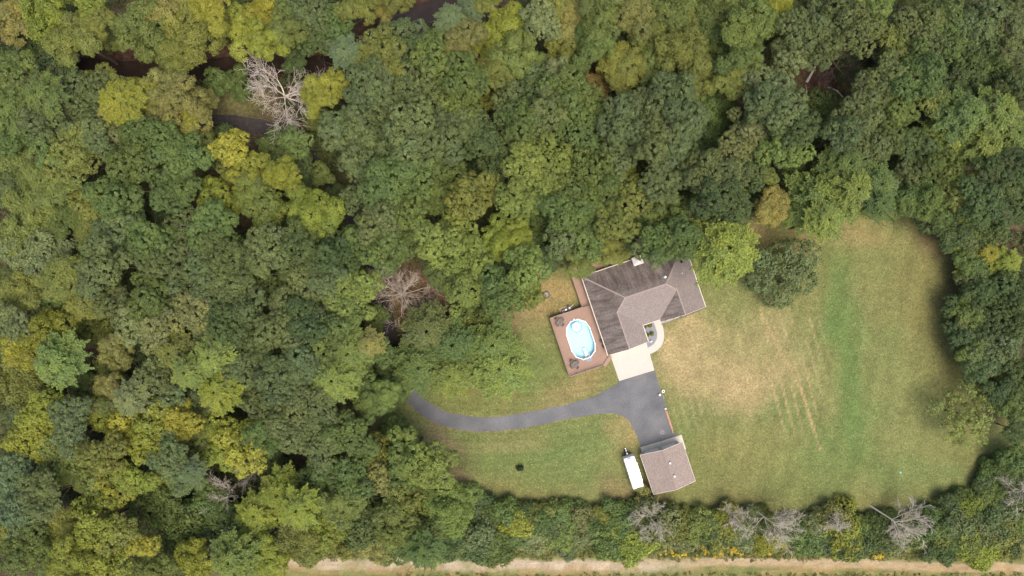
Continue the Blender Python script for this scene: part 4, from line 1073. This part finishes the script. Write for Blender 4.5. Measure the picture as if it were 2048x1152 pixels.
TREES = """
25 40 45 a tan;100 32 52 l yg;150 80 42 l ol;62 95 36 u dk;188 12 28 q yg;205 48 26 l ol;222 68 24 u ol;280 60 46 l ol;328 18 46 l tan;385 55 52 l ol;345 98 36 l ol;432 22 36 l yl;490 62 42 l yl;540 18 40 l yl
536 84 34 l yg;588 18 32 q gr;575 62 30 l ol;622 22 42 o gg;670 58 40 o gr;640 84 30 q dk;722 18 36 l ol;765 22 22 l tan;800 0 24 l ol;695 108 34 m te;588 118 20 u dk
8 120 30 u dk;105 112 34 u gg;430 166 26 u gr;470 162 24 u gr;40 155 44 o gr;95 195 42 m gr;155 185 52 o gg;205 170 34 a ol;245 205 42 m yg;285 190 32 l yg;330 182 38 l tan;368 212 44 l tan;318 235 36 l tan;396 200 26 a tan;392 242 24 l yl
30 222 42 m gr;88 240 46 o gg;165 240 44 o gg;22 280 36 o gr;185 272 40 o gg;228 262 36 o pale;292 272 42 o gr;345 288 42 o gr;110 300 40 q gr;385 268 32 l ol;432 300 38 u gr;465 300 32 q yl;500 345 38 l yl;438 398 34 q yg;520 405 44 l lt;622 425 46 l yg;576 352 30 l yg;545 300 36 u gr;640 350 20 u ol;672 385 16 u dk;592 288 28 q gr;560 272 20 u dk;585 322 30 u dk;610 372 26 u dk;560 458 28 u dk;470 372 30 u ol;460 345 24 q ol
42 335 46 a ol;152 315 54 o ol;100 368 38 a ol;58 420 46 a ol;14 385 32 a gg;128 432 36 a gr;180 405 34 q ol;270 322 48 o gr;350 382 46 o gr;372 320 38 o gr;238 392 48 o gr;238 468 56 o gg;302 478 44 o gr;212 532 48 o gg;330 522 44 o gg;376 470 50 o gg;425 450 44 o gr;330 430 24 u dk;180 462 36 a ol
62 512 54 a pale;18 475 34 a ol;135 565 42 a ol;36 592 42 a ol;98 600 36 a gr;178 600 38 a ol;30 645 36 o pale;82 640 34 q gg;232 612 40 o gg;300 600 44 o gr;362 592 46 o gg;325 655 44 o pale;402 622 42 o pale;275 650 36 q pale;95 672 44 l yg;48 698 36 l yl;122 722 52 m lt;192 658 34 u ol;232 700 30 l tan;215 738 28 u ol;230 772 28 l tan;292 700 38 u gg;350 705 42 m ol;385 742 36 m lt;432 712 42 m lt;482 742 42 o gg;18 765 42 u ol;10 705 30 u dk;60 770 30 u ol;170 775 30 u gr;318 752 34 q gg
468 520 54 o dk;540 498 52 o gg;602 502 50 o dk;662 520 46 o dk;482 600 54 o gg;552 580 54 o dk;612 572 50 o gg;668 568 40 o gg;562 652 46 o gg;502 672 48 o dk;622 642 42 o dk;435 560 44 o gg;645 480 38 o dk;410 530 36 o gg;425 660 36 q gg;455 640 40 o dk
694 602 44 o lt;724 572 32 q lt;682 648 36 q gr;700 706 46 m lt;738 690 30 m tan;672 758 46 m lt;716 762 32 q gr;742 800 32 l gr;602 718 46 o gg;562 758 50 o gg;640 800 40 o gg;532 808 42 o gg;590 852 52 o gg;648 880 46 o gg;704 868 42 o gr;522 868 36 l gr;640 735 36 q gr;655 695 32 q gr;775 790 24 l lt
72 832 34 q yg;112 808 36 q yg;60 872 40 q yg;98 885 36 q yl;152 822 36 o te;152 872 32 q te;208 832 38 q yl;262 850 44 q yl;326 832 44 q yl;364 838 36 q yl;302 882 38 q yg;402 852 32 l ol;268 795 34 m pale;225 812 20 l ol;442 780 42 m yg;455 858 40 q yg;492 906 44 q yl;440 898 38 q yg;220 908 40 o ol;272 950 36 q yg;238 978 34 q yl;190 962 28 q ol;122 918 50 a ol;172 945 36 a ol;30 945 44 o te;92 990 44 o gg;48 1022 42 o te;352 912 40 o gg;372 955 30 a gg;325 958 30 u ol;390 935 26 m te;30 830 26 u gg;20 890 26 u gg;400 800 32 q gg;350 790 30 q gg;300 770 26 u gg
562 984 46 m yg;516 1025 42 m yg;602 1012 40 m yg;200 1050 50 q yg;242 1062 36 q ol;292 1084 24 q yl;108 1052 38 a ol;60 1105 52 o gr;150 1125 44 l yg;228 1124 44 q yg;300 1012 44 u gr;352 1062 50 u gr;418 1062 46 u dk;402 1130 44 l yg;320 1138 36 l ol;472 1112 46 m lt;522 1088 42 l yg;545 1118 32 l yg;605 1072 44 l ol;640 958 44 o gr;700 955 46 o gr;742 905 32 q ol;762 958 24 q tan;682 1012 38 l ol;650 1052 40 q yg;722 1050 40 u dk;792 1042 46 o ol;812 1002 42 q ol;852 1042 36 u ol;788 880 34 u gr;825 908 48 o lt;872 935 40 q lt;802 948 40 q gr;905 1008 44 l lt;870 980 32 l gr;742 1092 32 u tan;688 1085 30 u ol;795 1098 28 u gr;852 1098 36 m gr;892 1090 30 u dk;755 1010 32 u dk;775 728 30 u dk;792 762 30 u gr;758 705 26 q gr;772 790 26 u gr;745 640 22 u gr;722 560 22 u gr;615 1098 26 u ol;8 1060 34 u ol;8 980 26 a te;420 1010 32 u gr;470 1060 34 u gr;545 930 26 u dk
762 112 52 o ol;822 88 54 o gg;884 108 52 o gr;930 152 42 o gr;742 172 50 o gg;802 182 54 o gg;868 198 54 o gg;920 218 44 o gr;658 178 32 l yl;632 200 26 l yg;625 232 22 u ol;692 262 50 o gg;750 262 52 o gg;722 318 50 o gg;786 312 46 o gg;822 262 52 o gg;882 282 48 o gg;772 372 52 o gr;832 352 52 o gr;712 400 26 q gg;765 438 48 o gg;722 480 44 o gr;820 428 44 o gr;770 500 42 o gr;875 395 32 l gr;890 340 36 q gr;940 250 34 q gg;815 480 38 o gr
932 402 36 q ol;962 378 34 q ol;950 345 28 u dk;872 488 42 o lt;918 470 42 o lt;932 522 42 o lt;884 538 38 o gr;998 482 36 l yg;1032 472 30 l yg;930 582 38 o lt;970 545 32 u dk;1012 545 32 q dk;1052 540 40 o lt;1002 592 44 o gr;962 612 30 u gr;1045 590 34 o lt;1080 510 30 u dk;1000 520 26 u dk;1060 452 32 u gr
1050 335 46 o lt;1082 372 46 o lt;1030 402 42 o lt;1102 322 40 o lt;1160 352 52 o gr;1128 422 44 o gr;1172 432 40 o gr;1202 388 44 o gr;1080 172 46 o gg;1132 192 50 o gr;1092 232 46 o gg;1152 258 46 o gr;1042 252 42 o gr;1022 202 34 q gg;1182 212 34 q gr;1012 288 38 o dk;1002 325 36 q dk;962 282 36 q dk;1240 242 46 o gg;1290 218 52 o gg;1342 202 46 o gg;1372 242 44 o gg;1242 302 44 o gg;1300 288 46 o gg;1342 292 40 o gg;1062 292 38 o dk;1196 300 36 o dk
1012 62 40 l yg;982 92 32 l yg;930 80 34 l tan;1082 44 38 o pale;1030 112 38 l ol;1060 140 34 a gr;1150 40 40 a tan;1202 30 40 l ol;1262 22 42 l tan;1130 100 36 l ol;1188 92 40 l gr;1252 132 44 a ol;1222 95 30 u dk;1302 128 42 a ol;1342 22 44 a ol;1400 42 42 a ol;1370 100 44 l ol;1432 92 44 l gr;1445 20 44 l ol;1500 52 46 l lt;1482 112 40 l gr;1532 20 38 l yg;1398 152 38 l ol;1468 160 34 l ol;1202 165 26 u br;1422 205 34 u gr;985 150 34 l ol;960 195 28 u ol;900 44 28 m te;940 22 28 m te;972 12 28 l ol;1120 150 30 q pale;1300 70 36 a ol;1100 5 34 a ol
1602 62 44 o gg;1590 112 42 o pale;1650 32 44 o gg;1640 92 44 o gg;1700 62 48 o gg;1738 22 40 o lt;1782 62 30 u dk;1842 60 48 o gg;1882 28 44 o gr;1775 92 38 q ol;1902 82 44 o gr;1960 50 48 o gg;2012 22 40 o gg;2012 82 44 o gg;1950 112 38 o dk;1540 172 48 o pale;1562 222 44 o gg;1518 205 34 o gg;1590 265 42 o dk;1502 262 42 o pale;1568 302 40 o lt;1645 232 38 u gr;1702 242 44 o gg;1738 188 38 o gg;1762 150 36 o gg;1832 152 50 o gr;1852 202 42 q ol;1782 222 38 o gr;1722 292 44 o gg;1680 272 36 o gg;1782 272 38 o dk;1920 172 48 o dk;1980 152 44 o gr;2022 182 38 o dk;1928 232 52 m gr;1992 228 50 m lt;1900 272 50 m lt;1962 292 50 m lt;2022 270 42 m lt;2030 340 44 o dk;1836 292 36 o dk;1700 125 24 u dk;1800 120 34 u ol;1560 20 32 u gr
1442 242 38 u gr;1480 292 46 o pale;1372 335 42 o gg;1412 342 42 o gg;1452 352 42 o gg;1422 402 44 o dk;1462 422 38 o dk;1388 380 32 u dk;1320 368 44 o gg;1332 432 48 o gr;1360 472 38 o gr;1292 420 32 u dk;1252 402 44 o ol;1230 452 38 o ol;1312 495 36 o gr;1280 462 34 o dk;1235 342 26 l yg;1172 482 38 q gr;1130 472 38 q gg;1165 518 30 a ol;1200 505 26 a ol;1100 492 32 u gg;1240 495 30 a ol;1500 345 34 o dk;1510 400 30 u dk;1400 285 34 u dk
1531 355 17 q lt;1542 412 32 a tan;1640 400 62 m lt;1702 382 52 m lt;1645 442 36 m lt;1752 372 46 m gr;1690 330 46 m gr;1600 430 30 m lt;1750 410 30 m gr;1800 392 40 o gr;1852 402 40 l gr;1880 440 30 u dk;1902 382 38 o ol;1880 338 44 o gr;1832 350 40 o gg;1952 402 44 o dk;2022 402 44 o dk;1990 455 36 u dk;1980 505 34 m yl;2022 525 32 m yg;1945 545 22 m yg;1915 470 26 u dk;1950 575 26 u gg;1945 625 26 u gr;1948 672 26 u gg;1955 712 26 u gr;1950 525 26 u gr;1945 480 26 u gg;1345 500 26 q gr;1292 488 24 q gg;1965 740 26 u dk;2005 785 26 u dk;2035 815 26 u gr;1925 420 26 u dk;2040 860 24 u dk;1930 465 32 u gr;1990 572 48 o dk;1945 602 38 o dk;2012 642 52 o dk;1945 672 42 o dk;1992 702 50 o te;2034 762 44 o dk;2046 832 26 u gr;2046 925 28 u gr;1990 350 44 o dk;1600 345 32 u gr;2040 590 30 q dk
"""
LAND = [('the house roof', 1290, 610), ('the pool', 1161, 680), ('the white trailer', 1268, 945), ('the detached garage', 1335, 935), ('the tan dead tree', 570, 190), ('the dead tree over the drive', 800, 585),
        ('the drive bend', 840, 810), ('the fire ring', 1093, 590), ('the creek', 330, 137), ('the creek mouth', 800, 45), ('the grassy glade', 470, 215), ('the brown clearing', 1640, 170), ('the lone lawn tree', 1570, 540), ('the parched grass', 1430, 700),
        ('the dirt track', 900, 1130), ('the top left corner', 0, 0), ('the top right corner', 2048, 0), ('the bottom left corner', 0, 1152), ('the grey dead tree', 450, 980), ('the green lawn strip', 1700, 750), ('the left edge', 0, 500), ('the utility box', 842, 625)]
def direction(dx, dy):
    a = (math.degrees(math.atan2(-dy, dx)) + 360) % 360
    return ('right of', 'above and right of', 'above', 'above and left of', 'left of', 'below and left of', 'below', 'below and right of')[int((a + 22.5) // 45) % 8]
USED = set()
def art(w): return ('an ' if w[0] in 'aeiou' else 'a ') + w
def make_label(i, data, what):
    px, py, r, t, c = data[i][:5]
    size = 'broad ' if r >= 46 else ('small ' if r < 30 else '')
    base = f'{size}{CWORD[c]} {what(t)}'
    near = sorted(range(len(data)), key=lambda j: (data[j][0] - px) ** 2 + (data[j][1] - py) ** 2)[1:4]
    lands = sorted(LAND, key=lambda L_: (L_[1] - px) ** 2 + (L_[2] - py) ** 2)[:3]
    def nb(j): return f'{direction(px - data[j][0], py - data[j][1])} {art(CWORD[data[j][4]])} one'
    cand = []
    for L_ in lands:
        d = f'{direction(px - L_[1], py - L_[2])} {L_[0]}'
        cand.append(f'{base} {d}')
        for j in near: cand.append(f'{base} {nb(j)}, {d}')
    for cnd in cand:
        if cnd not in USED and len(cnd.split()) <= 16: USED.add(cnd); return cnd
    k = 2
    while f'{cand[0]}, number {k} outward' in USED: k += 1
    USED.add(f'{cand[0]}, number {k} outward'); return f'{cand[0]}, number {k} outward'

DATA = []
for s in TREES.replace('\n', ';').split(';'):
    if s.strip():
        a, b2, c, t, k = s.split(); DATA.append((float(a), float(b2), float(c), t, k))
GROUP = {'o': 'leafy trees of the surrounding woods', 'q': 'leafy trees of the surrounding woods', 'l': 'leafy trees of the surrounding woods', 'm': 'feathery trees at the edge of the woods', 'a': 'wispy trees in the woods', 'u': 'low trees under the tall canopy'}
NAME = {'o': 'broadleaf_tree', 'q': 'broadleaf_tree', 'l': 'broadleaf_tree', 'm': 'feathery_tree', 'a': 'wispy_tree', 'u': 'understory_tree'}
rt = random.Random(21)
def tint(c, j=.12):
    b2 = COLS[c]; v = 1.06 * (1 + rt.uniform(-j, j)); h = rt.uniform(-.08, .08)
    return (b2[0] * v * (1 + h), b2[1] * v, b2[2] * v * (1 - h), 1)
def plant_tree(px, py, r, t, c, label, h=None, name=None, group=None, cat='tree', k=None):
    h = h or HGT[t] * rt.uniform(.82, 1.18) * (.75 + .25 * min(1, r / 42))
    if t in 'oqm' and px > 1895 and 430 < py < 900: h *= .42
    zc = h * .74
    x, y = W(px, py, zc + 1.5)
    ra = r * .1 * (H - zc) / H * 1.02
    ra *= 1.15 if t == 'm' else 1.03
    protos = PROTO[t]; me = protos[rt.randrange(len(protos)) if k is None else k]; s = ra / PR[t]
    root = empty(name or NAME[t], (x, y, 0)); tag(root, label, cat, group or GROUP[t])
    hc = h - ra * (.95 if t in 'oqla' else .75) if t != 'u' else h - ra * .7
    cr = link('crown', me, None, root, (0, 0, hc), rt.uniform(0, 6.28), (s, s, s * rt.uniform(.9, 1.1)))
    cr.color = tint(c)
    link('trunk', TRUNKS[rt.randrange(4)], None, root, (0, 0, 0), rt.uniform(0, 6.28), (h * .75 if h > 8 else h, h * .75 if h > 8 else h, (hc + ra * .3) / .68))
    return root
for i, d in enumerate(DATA):
    plant_tree(*d, make_label(i, DATA, lambda t: TWORD[t]))

# lone trees on the lawn
plant_tree(1447, 498, 66, 'm', 'hm', 'bright green feathery round tree touching the northeast corner of the house', h=19, group='single trees on the lawn')
plant_tree(1574, 540, 64, 'w', 'gg', 'round grey-green wispy tree standing alone on the lawn beside the house', h=7.5, name='lawn_tree', group='single trees on the lawn', k=1)
plant_tree(1940, 835, 58, 'w', 'ol', 'sparse olive tree with yellowing tips on the lawn near the right edge', h=8, name='lawn_tree', group='single trees on the lawn', k=0)
for d_, lb in (((855, 662, 52, 'm', 'gg'), 'broad grey-green feathery tree directly above the drive bend'), ((905, 690, 50, 'm', 'gr'), 'mid green feathery tree in the middle of the cluster left of the pool'),
               ((985, 690, 44, 'm', 'lt'), 'bright green feathery tree in the cluster left of the pool'), ((838, 735, 54, 'm', 'gr'), 'mid green feathery tree overhanging the drive bend'),
               ((900, 752, 44, 'm', 'lt'), 'bright green feathery tree just above the curved driveway'), ((998, 738, 60, 'm', 'lt'), 'wide pale feathery tree spreading over the lawn left of the pool'), ((935, 655, 34, 'u', 'ol'), 'low olive tree at the top of the cluster left of the pool')):
    plant_tree(*d_, lb, h=11.5 if d_[3] == 'm' else None)

# dead trees
def dead_tree(label, bx, by, h, r, seed, mat, lean=(0, 0), n_main=9, flatz=.55, tr_=.26, levels=4, droop=0.0, group='leafless dead trees'):
    x, y = W(bx, by); root = empty('dead_tree', (x, y, 0)); tag(root, label, 'dead tree', group)
    h0 = h * .5
    me = bare_crown('bare_limbs', r, seed, mat, h0=0, lean=lean, hb=h0, n_main=n_main, flatz=flatz, tr=tr_, levels=levels, droop=droop)
    link('crown', me, None, root, (lean[0], lean[1], h0))
    mb = MB(); p = Vector((0, 0, -.1)); q = Vector((lean[0], lean[1], h0)); m_ = (p + q) / 2 + Vector((.15, -.1, .3))
    for a, b2, r1, r2 in ((p, m_, tr_ * 1.1, tr_ * .8), (m_, q + Vector((0, 0, .5)), tr_ * .8, tr_ * .55)):
        d = b2 - a; mb.cyl((a + b2) / 2, r1, d.length, 8, r2=r2, axis=d)
    mb.obj('trunk', mat, root)
dead_tree('big bleached tan dead tree with fanning twigs beside the grassy glade', 592, 210, 14, 7.2, 5, M_DEAD, n_main=10, flatz=.45)
dead_tree('brown-grey dead tree spreading over the woodland drive above the utility box', 812, 588, 11, 6.6, 9, plain('brown dead wood', (.46, .39, .32), .85, .2, 2), n_main=11, flatz=.38, levels=4, tr_=.32)
dead_tree('pale grey dead tree beside the drive, left of the brown-grey one', 765, 556, 8, 2.6, 12, M_DEADG, n_main=6)
dead_tree('grey dead tree among the lower left woods', 468, 968, 10, 4.0, 14, M_DEADG, tr_=.13, n_main=7, flatz=.5)
dead_tree('small grey dead tree below the bright yellow tree at lower left', 520, 938, 8, 3.2, 15, M_DEADG, tr_=.13, n_main=6)
dead_tree('grey-white leafless tree leaning over the hedge, largest right of the garage', 1497, 1010, 12, 4.9, 17, M_DEADG, tr_=.17, lean=(2.6, -1.6), n_main=9, droop=.05)
dead_tree('thin leafless tree in the hedge left of the larger leafless one', 1443, 1006, 9, 3.0, 18, M_DEADG, tr_=.13, lean=(1.0, -1.0), n_main=6)
dead_tree('leafless grey tree with stump end on the lawn edge, fallen toward lower right', 1738, 1010, 11, 5.0, 19, M_DEADG, tr_=.17, lean=(3.4, -2.2), n_main=9, droop=.08)
dead_tree('leafless grey tree at the right edge above the hedge', 2012, 975, 10, 4.0, 23, M_DEADG, tr_=.13, n_main=7)
dead_tree('twiggy half dead tree in the hedge below the trailer', 1293, 1022, 9, 3.6, 25, M_DEADG, tr_=.13, n_main=7)
dead_tree('twiggy grey tree rising from the hedge near the lawn, third from the right', 1632, 1012, 8, 2.8, 27, M_DEADG, tr_=.13, lean=(1.6, -1.2), n_main=6)
dead_tree('brown bare tree in the dark clearing at upper right', 1648, 150, 9, 5.0, 29, plain('rust brown dead wood', (.17, .115, .09), .9, .2, 2), n_main=7, flatz=.35)
def log(label, a, b_, r, mat):
    A, B = Vector((*W(*a), r)), Vector((*W(*b_), r)); mid = (A + B) / 2 + Vector((.2, .3, .15))
    mb = MB()
    for p, q, r1, r2 in ((A, mid, r, r * .8), (mid, B, r * .8, r * .45)): d = q - p; mb.cyl((p + q) / 2, r1, d.length + .1, 8, r2=r2, axis=d)
    tag(mb.obj('fallen_log', mat), label, 'log', 'fallen logs in the woods')
log('pale bent fallen log in the brown clearing', (1612, 165), (1632, 128), .28, M_DEAD)
log('thin fallen log lying downhill in the brown clearing', (1610, 205), (1611, 170), .14, M_DEADG)
log('grey fallen log at the lower right of the brown clearing', (1655, 175), (1685, 195), .18, M_DEADG)
log('grey leaning log between the creek and the tan dead tree', (605, 135), (585, 108), .3, M_DEADG)

# ------------------------------------------------------------------ hedgerow bushes
BW = {'s': 'bush'}
rb = random.Random(77)
BUSH = []
x = 905.0
edge_top = [(880, 960), (930, 985), (980, 1006), (1060, 1018), (1200, 1022), (1400, 1028), (1600, 1036), (1700, 1038), (1800, 1036), (1860, 1028), (1910, 1008), (1950, 975), (1990, 935), (2048, 915)]
def etop(xx):
    for (x1, y1), (x2, y2) in zip(edge_top[:-1], edge_top[1:]):
        if x1 <= xx <= x2: return y1 + (y2 - y1) * (xx - x1) / (x2 - x1)
    return 920
cl = ['gr', 'gr', 'ol', 'gg', 'ol', 'lt', 'dk', 'yg', 'pale', 'gr']
while x < 2050:
    y = etop(x) + 14
    while y < 1086 + (8 if x < 1000 else 0):
        gap = (1560 < x < 1590) or (1738 < x < 1752 and y > 1060)
        if not gap:
            BUSH.append((x + rb.uniform(-7, 7), y + rb.uniform(-6, 6), rb.uniform(17, 27), 's', rb.choice(cl)))
        y += rb.uniform(24, 31)
    x += rb.uniform(25, 32)
BUSH += [(1302, 1040, 34, 's', 'pale'), (1282, 1000, 22, 's', 'tan'), (1325, 1060, 26, 's', 'pale'), (1494, 1056, 30, 's', 'pale'), (1470, 1042, 22, 's', 'tan'), (1690, 1060, 38, 's', 'yg'), (1660, 1040, 24, 's', 'tan'), (1700, 1082, 28, 's', 'yg'), (1880, 1110, 22, 's', 'dk'), (1270, 1098, 30, 's', 'yg'), (1235, 1095, 22, 's', 'yg'),
         (1930, 1050, 34, 's', 'gg'), (1975, 1040, 32, 's', 'dk'), (2020, 1030, 34, 's', 'gg'), (2000, 1080, 32, 's', 'ol'), (1960, 1100, 28, 's', 'yg'), (955, 1075, 34, 's', 'te'), (985, 1100, 28, 's', 'gr'), (1130, 1095, 20, 's', 'te')]
LAND2 = LAND
LAND = [('the white trailer', 1268, 945), ('the garage', 1335, 935), ('the tall leafless tree', 1540, 1040), ('the fallen leafless tree', 1790, 1050), ('the lawn sapling', 1040, 937), ('the yellow flowers', 1440, 1098), ('the dirt track', 1100, 1130), ('the teal lid', 1801, 945), ('the right edge', 2048, 1040), ('the twiggy hedge tree', 1295, 1030)]
for i, (px, py, r, t, c) in enumerate(BUSH):
    big = r > 30
    zc = 2.2; xx, yy = W(px, py, zc); s = r * .1 * .985 / 2.4 * 1.15
    o = link('hedge_bush', PROTO['s'][rb.randrange(5)], None, None, (xx, yy, .5), rb.uniform(0, 6.28), (s, s, s * rb.uniform(.8, 1.25)))
    o.color = tint(c, .18); tag(o, make_label(i, BUSH, lambda t: 'hedge bush'), 'bush', 'bushes of the hedgerow')
# garden bushes
def small_bush(label, px, py, r, c, group):
    xx, yy = W(px, py, .5); s = r * .1 / 2.4 * 1.1
    root = link('garden_bush', BALL, None, None, (xx, yy, .35), rb.uniform(0, 6), (r * .1, r * .1, r * .095)); root.color = c; tag(root, label, 'bush', group)
def ball_mesh(seed):
    rng = np.random.default_rng(seed); n = 1500; d = rdir(n, rng); d[:, 2] = np.where(d[:, 2] < -.4, -d[:, 2], d[:, 2])
    return leaf_mesh('clipped_foliage', d * rng.uniform(.8, 1.04, (n, 1)), norm(d + rng.normal(size=(n, 3)) * .35), rng.uniform(.12, .2, n), 1.2, np.clip(.5 + rng.normal(size=n) * .2, 0, 1), rng.random(n) * .4, M_BUSH, rng)
BALL = ball_mesh(3)
YGB = (.17, .20, .02, 1); GB = (.08, .13, .05, 1)
G1 = 'clipped round bushes in the gravel bed'
small_bush('round yellow-green bush on gravel touching the curved walk, upper', 1300, 650.6, 4.6, YGB, G1); small_bush('round olive bush in the inner corner of the house under the eave', 1289.6, 652.8, 4.0, (.12, .13, .03, 1), G1)
small_bush('round yellow-green bush on gravel, lower and nearest the walk', 1304.2, 667.5, 4.2, YGB, G1); small_bush('green bush half under the garage wing eave', 1294.8, 670.5, 4.2, (.13, .18, .03, 1), G1)
G2 = 'small bushes along the south wall'
small_bush('small dark green bush by the south wall, nearest the walk', 1330.7, 639.8, 3.2, GB, G2); small_bush('small dark green bush by the south wall, middle of three', 1346.9, 635.3, 3.0, GB, G2); small_bush('small dark green bush by the south wall, farthest from the walk', 1361.5, 631.7, 3.2, GB, G2)
xx, yy = W(1040, 937, .8); o = link('sapling', PROTO['s'][0], None, None, (xx, yy, .3), 0, (.24, .24, .35)); o.color = (.05, .07, .04, 1); tag(o, 'tiny dark sapling alone on the lawn left of the trailer', 'sapling')

# ------------------------------------------------------------------ undergrowth, flowers, fallen leaves (stuff)
def scatter_leaves(name, px_pts, zfun, ls, n_per, spread, mat, color, seed, kind='stuff', zs=.6):
    rng = np.random.default_rng(seed); P = np.array(px_pts); m = len(P)
    idx = np.repeat(np.arange(m), n_per); n = len(idx)
    d = rdir(n, rng); d[:, 2] = np.abs(d[:, 2])
    sc = rng.uniform(.6, 1.3, m)[idx] * spread
    C = np.stack([P[idx, 0], P[idx, 1], zfun(P[idx, 0], P[idx, 1])], -1) + d * (sc * rng.uniform(.6, 1, n))[:, None] * np.array([1, 1, zs])
    N = norm(d * .5 + np.array([0, 0, .8]) + rng.normal(size=(n, 3)) * .4)
    me = leaf_mesh(name, C, N, rng.uniform(.7, 1.3, n) * ls, 1.5, np.clip(.5 + rng.normal(size=n) * .2 + (rng.random(m)[idx] - .5) * .5, 0, 1), rng.random(m)[idx], mat, rng)
    o = link(name, me); o.color = (*color, 1); tag(o, kind=kind); return o
rng = np.random.default_rng(8)
N0 = 11000
X = rng.uniform(-104, 104, N0); Y = rng.uniform(-56, 60, N0)
px, py = X / .1 + 1024, 576 - Y / .1
ok = (poly_dist(X, Y, LAWN_W) < -1.0) & (line_dist(px, py, DRIVE_C) > 24) & (line_dist(X, Y, CREEK) > 3.2)
for cx, cy, rx, ry in ((1640, 160, 60, 90), (1590, 395, 50, 28), (850, 585, 75, 75), (480, 210, 70, 42), (1240, 560, 110, 90), (1535, 445, 60, 45), (975, 50, 25, 25)):
    ok &= ((px - cx) / rx) ** 2 + ((py - cy) / ry) ** 2 > 1
ok &= ~((py > 1095) & (px > 560)) & ~((py > 1080) & (px > 1400))
ok &= fbm(X, Y, 7) > .27
PTS = np.stack([X, Y], -1)[ok]
cut = len(PTS) // 2
UZ = lambda x, y: .2 + ground_z(x, y) + 1.3 * fbm(x, y, 5)
scatter_leaves('undergrowth', PTS[:cut], UZ, .34, 26, 1.1, M_BUSH, (.060, .085, .028), 31)
scatter_leaves('undergrowth', PTS[cut:], UZ, .30, 26, 1.0, M_BUSH, (.075, .085, .030), 32)
# goldenrod in flower on the hedge's south side
FP = []
for (cx, cy, rx, ry, n) in ((1440, 1098, 75, 10, 80), (1530, 1100, 12, 5, 10), (1752, 1109, 9, 5, 14), (1903, 1012, 7, 5, 12), (1917, 1018, 5, 3, 5), (1930, 1110, 40, 6, 14), (1350, 1104, 40, 5, 20), (1735, 1068, 4, 3, 4)):
    for _ in range(n): FP.append(W(cx + rb.gauss(0, rx / 2), cy + rb.gauss(0, ry / 2)))
scatter_leaves('wildflowers', FP, lambda x, y: 1.2 + 0 * x, .13, 14, .28, M_BUSH, (.50, .38, .03), 33)
# rough grass and weeds fringing the hedge and wood edge
FR = []
for xx in np.arange(560, 2048, 5.0):
    FR.append(W(xx + rb.uniform(-4, 4), 1108 + rb.gauss(0, 5))); FR.append(W(xx + rb.uniform(-4, 4), 1112 + rb.gauss(0, 4)))
for xx in np.arange(880, 2040, 5.0): FR.append(W(xx + rb.uniform(-3, 3), etop(xx) + rb.gauss(2, 4)))
scatter_leaves('weeds', FR, lambda x, y: 0 * x + .05, .2, 18, .55, M_BUSH, (.13, .14, .045), 34, zs=.9)
# crop rows at the bottom edge
CR = [W(xx + rb.uniform(-5, 5), 1150 + rb.uniform(-4, 40)) for xx in np.arange(800, 2100, 1.6)]
scatter_leaves('field_crop', CR, lambda x, y: 0 * x + .05, .18, 14, .45, M_BUSH, (.12, .14, .035), 35)
# scattered clover heads and leaves lying on the lawn
rng = np.random.default_rng(9)
X = rng.uniform(-28, 100, 16000); Y = rng.uniform(-46, 10, 16000); k = poly_dist(X, Y, LAWN_W) > 0
px, py = X / .1 + 1024, 576 - Y / .1
k &= (poly_dist(X, Y, [W(*p) for p in outline]) < -.2)
k &= ~((px > 1095) & (px < 1410) & (py > 500) & (py < 765)) & ~((px > 1240) & (px < 1395) & (py > 860) & (py < 1000))
X, Y = X[k], Y[k]; n = len(X)
C = np.stack([X, Y, np.full(n, .06)], -1); N = norm(np.array([0, 0, 1.]) + rng.normal(size=(n, 3)) * .3)
me = leaf_mesh('fallen_leaves', C, N, rng.uniform(.08, .2, n), 1.0, rng.random(n), rng.random(n), M_BUSH, rng)
o = link('fallen_leaves', me); o.color = (.30, .27, .13, 1); tag(o, kind='stuff')
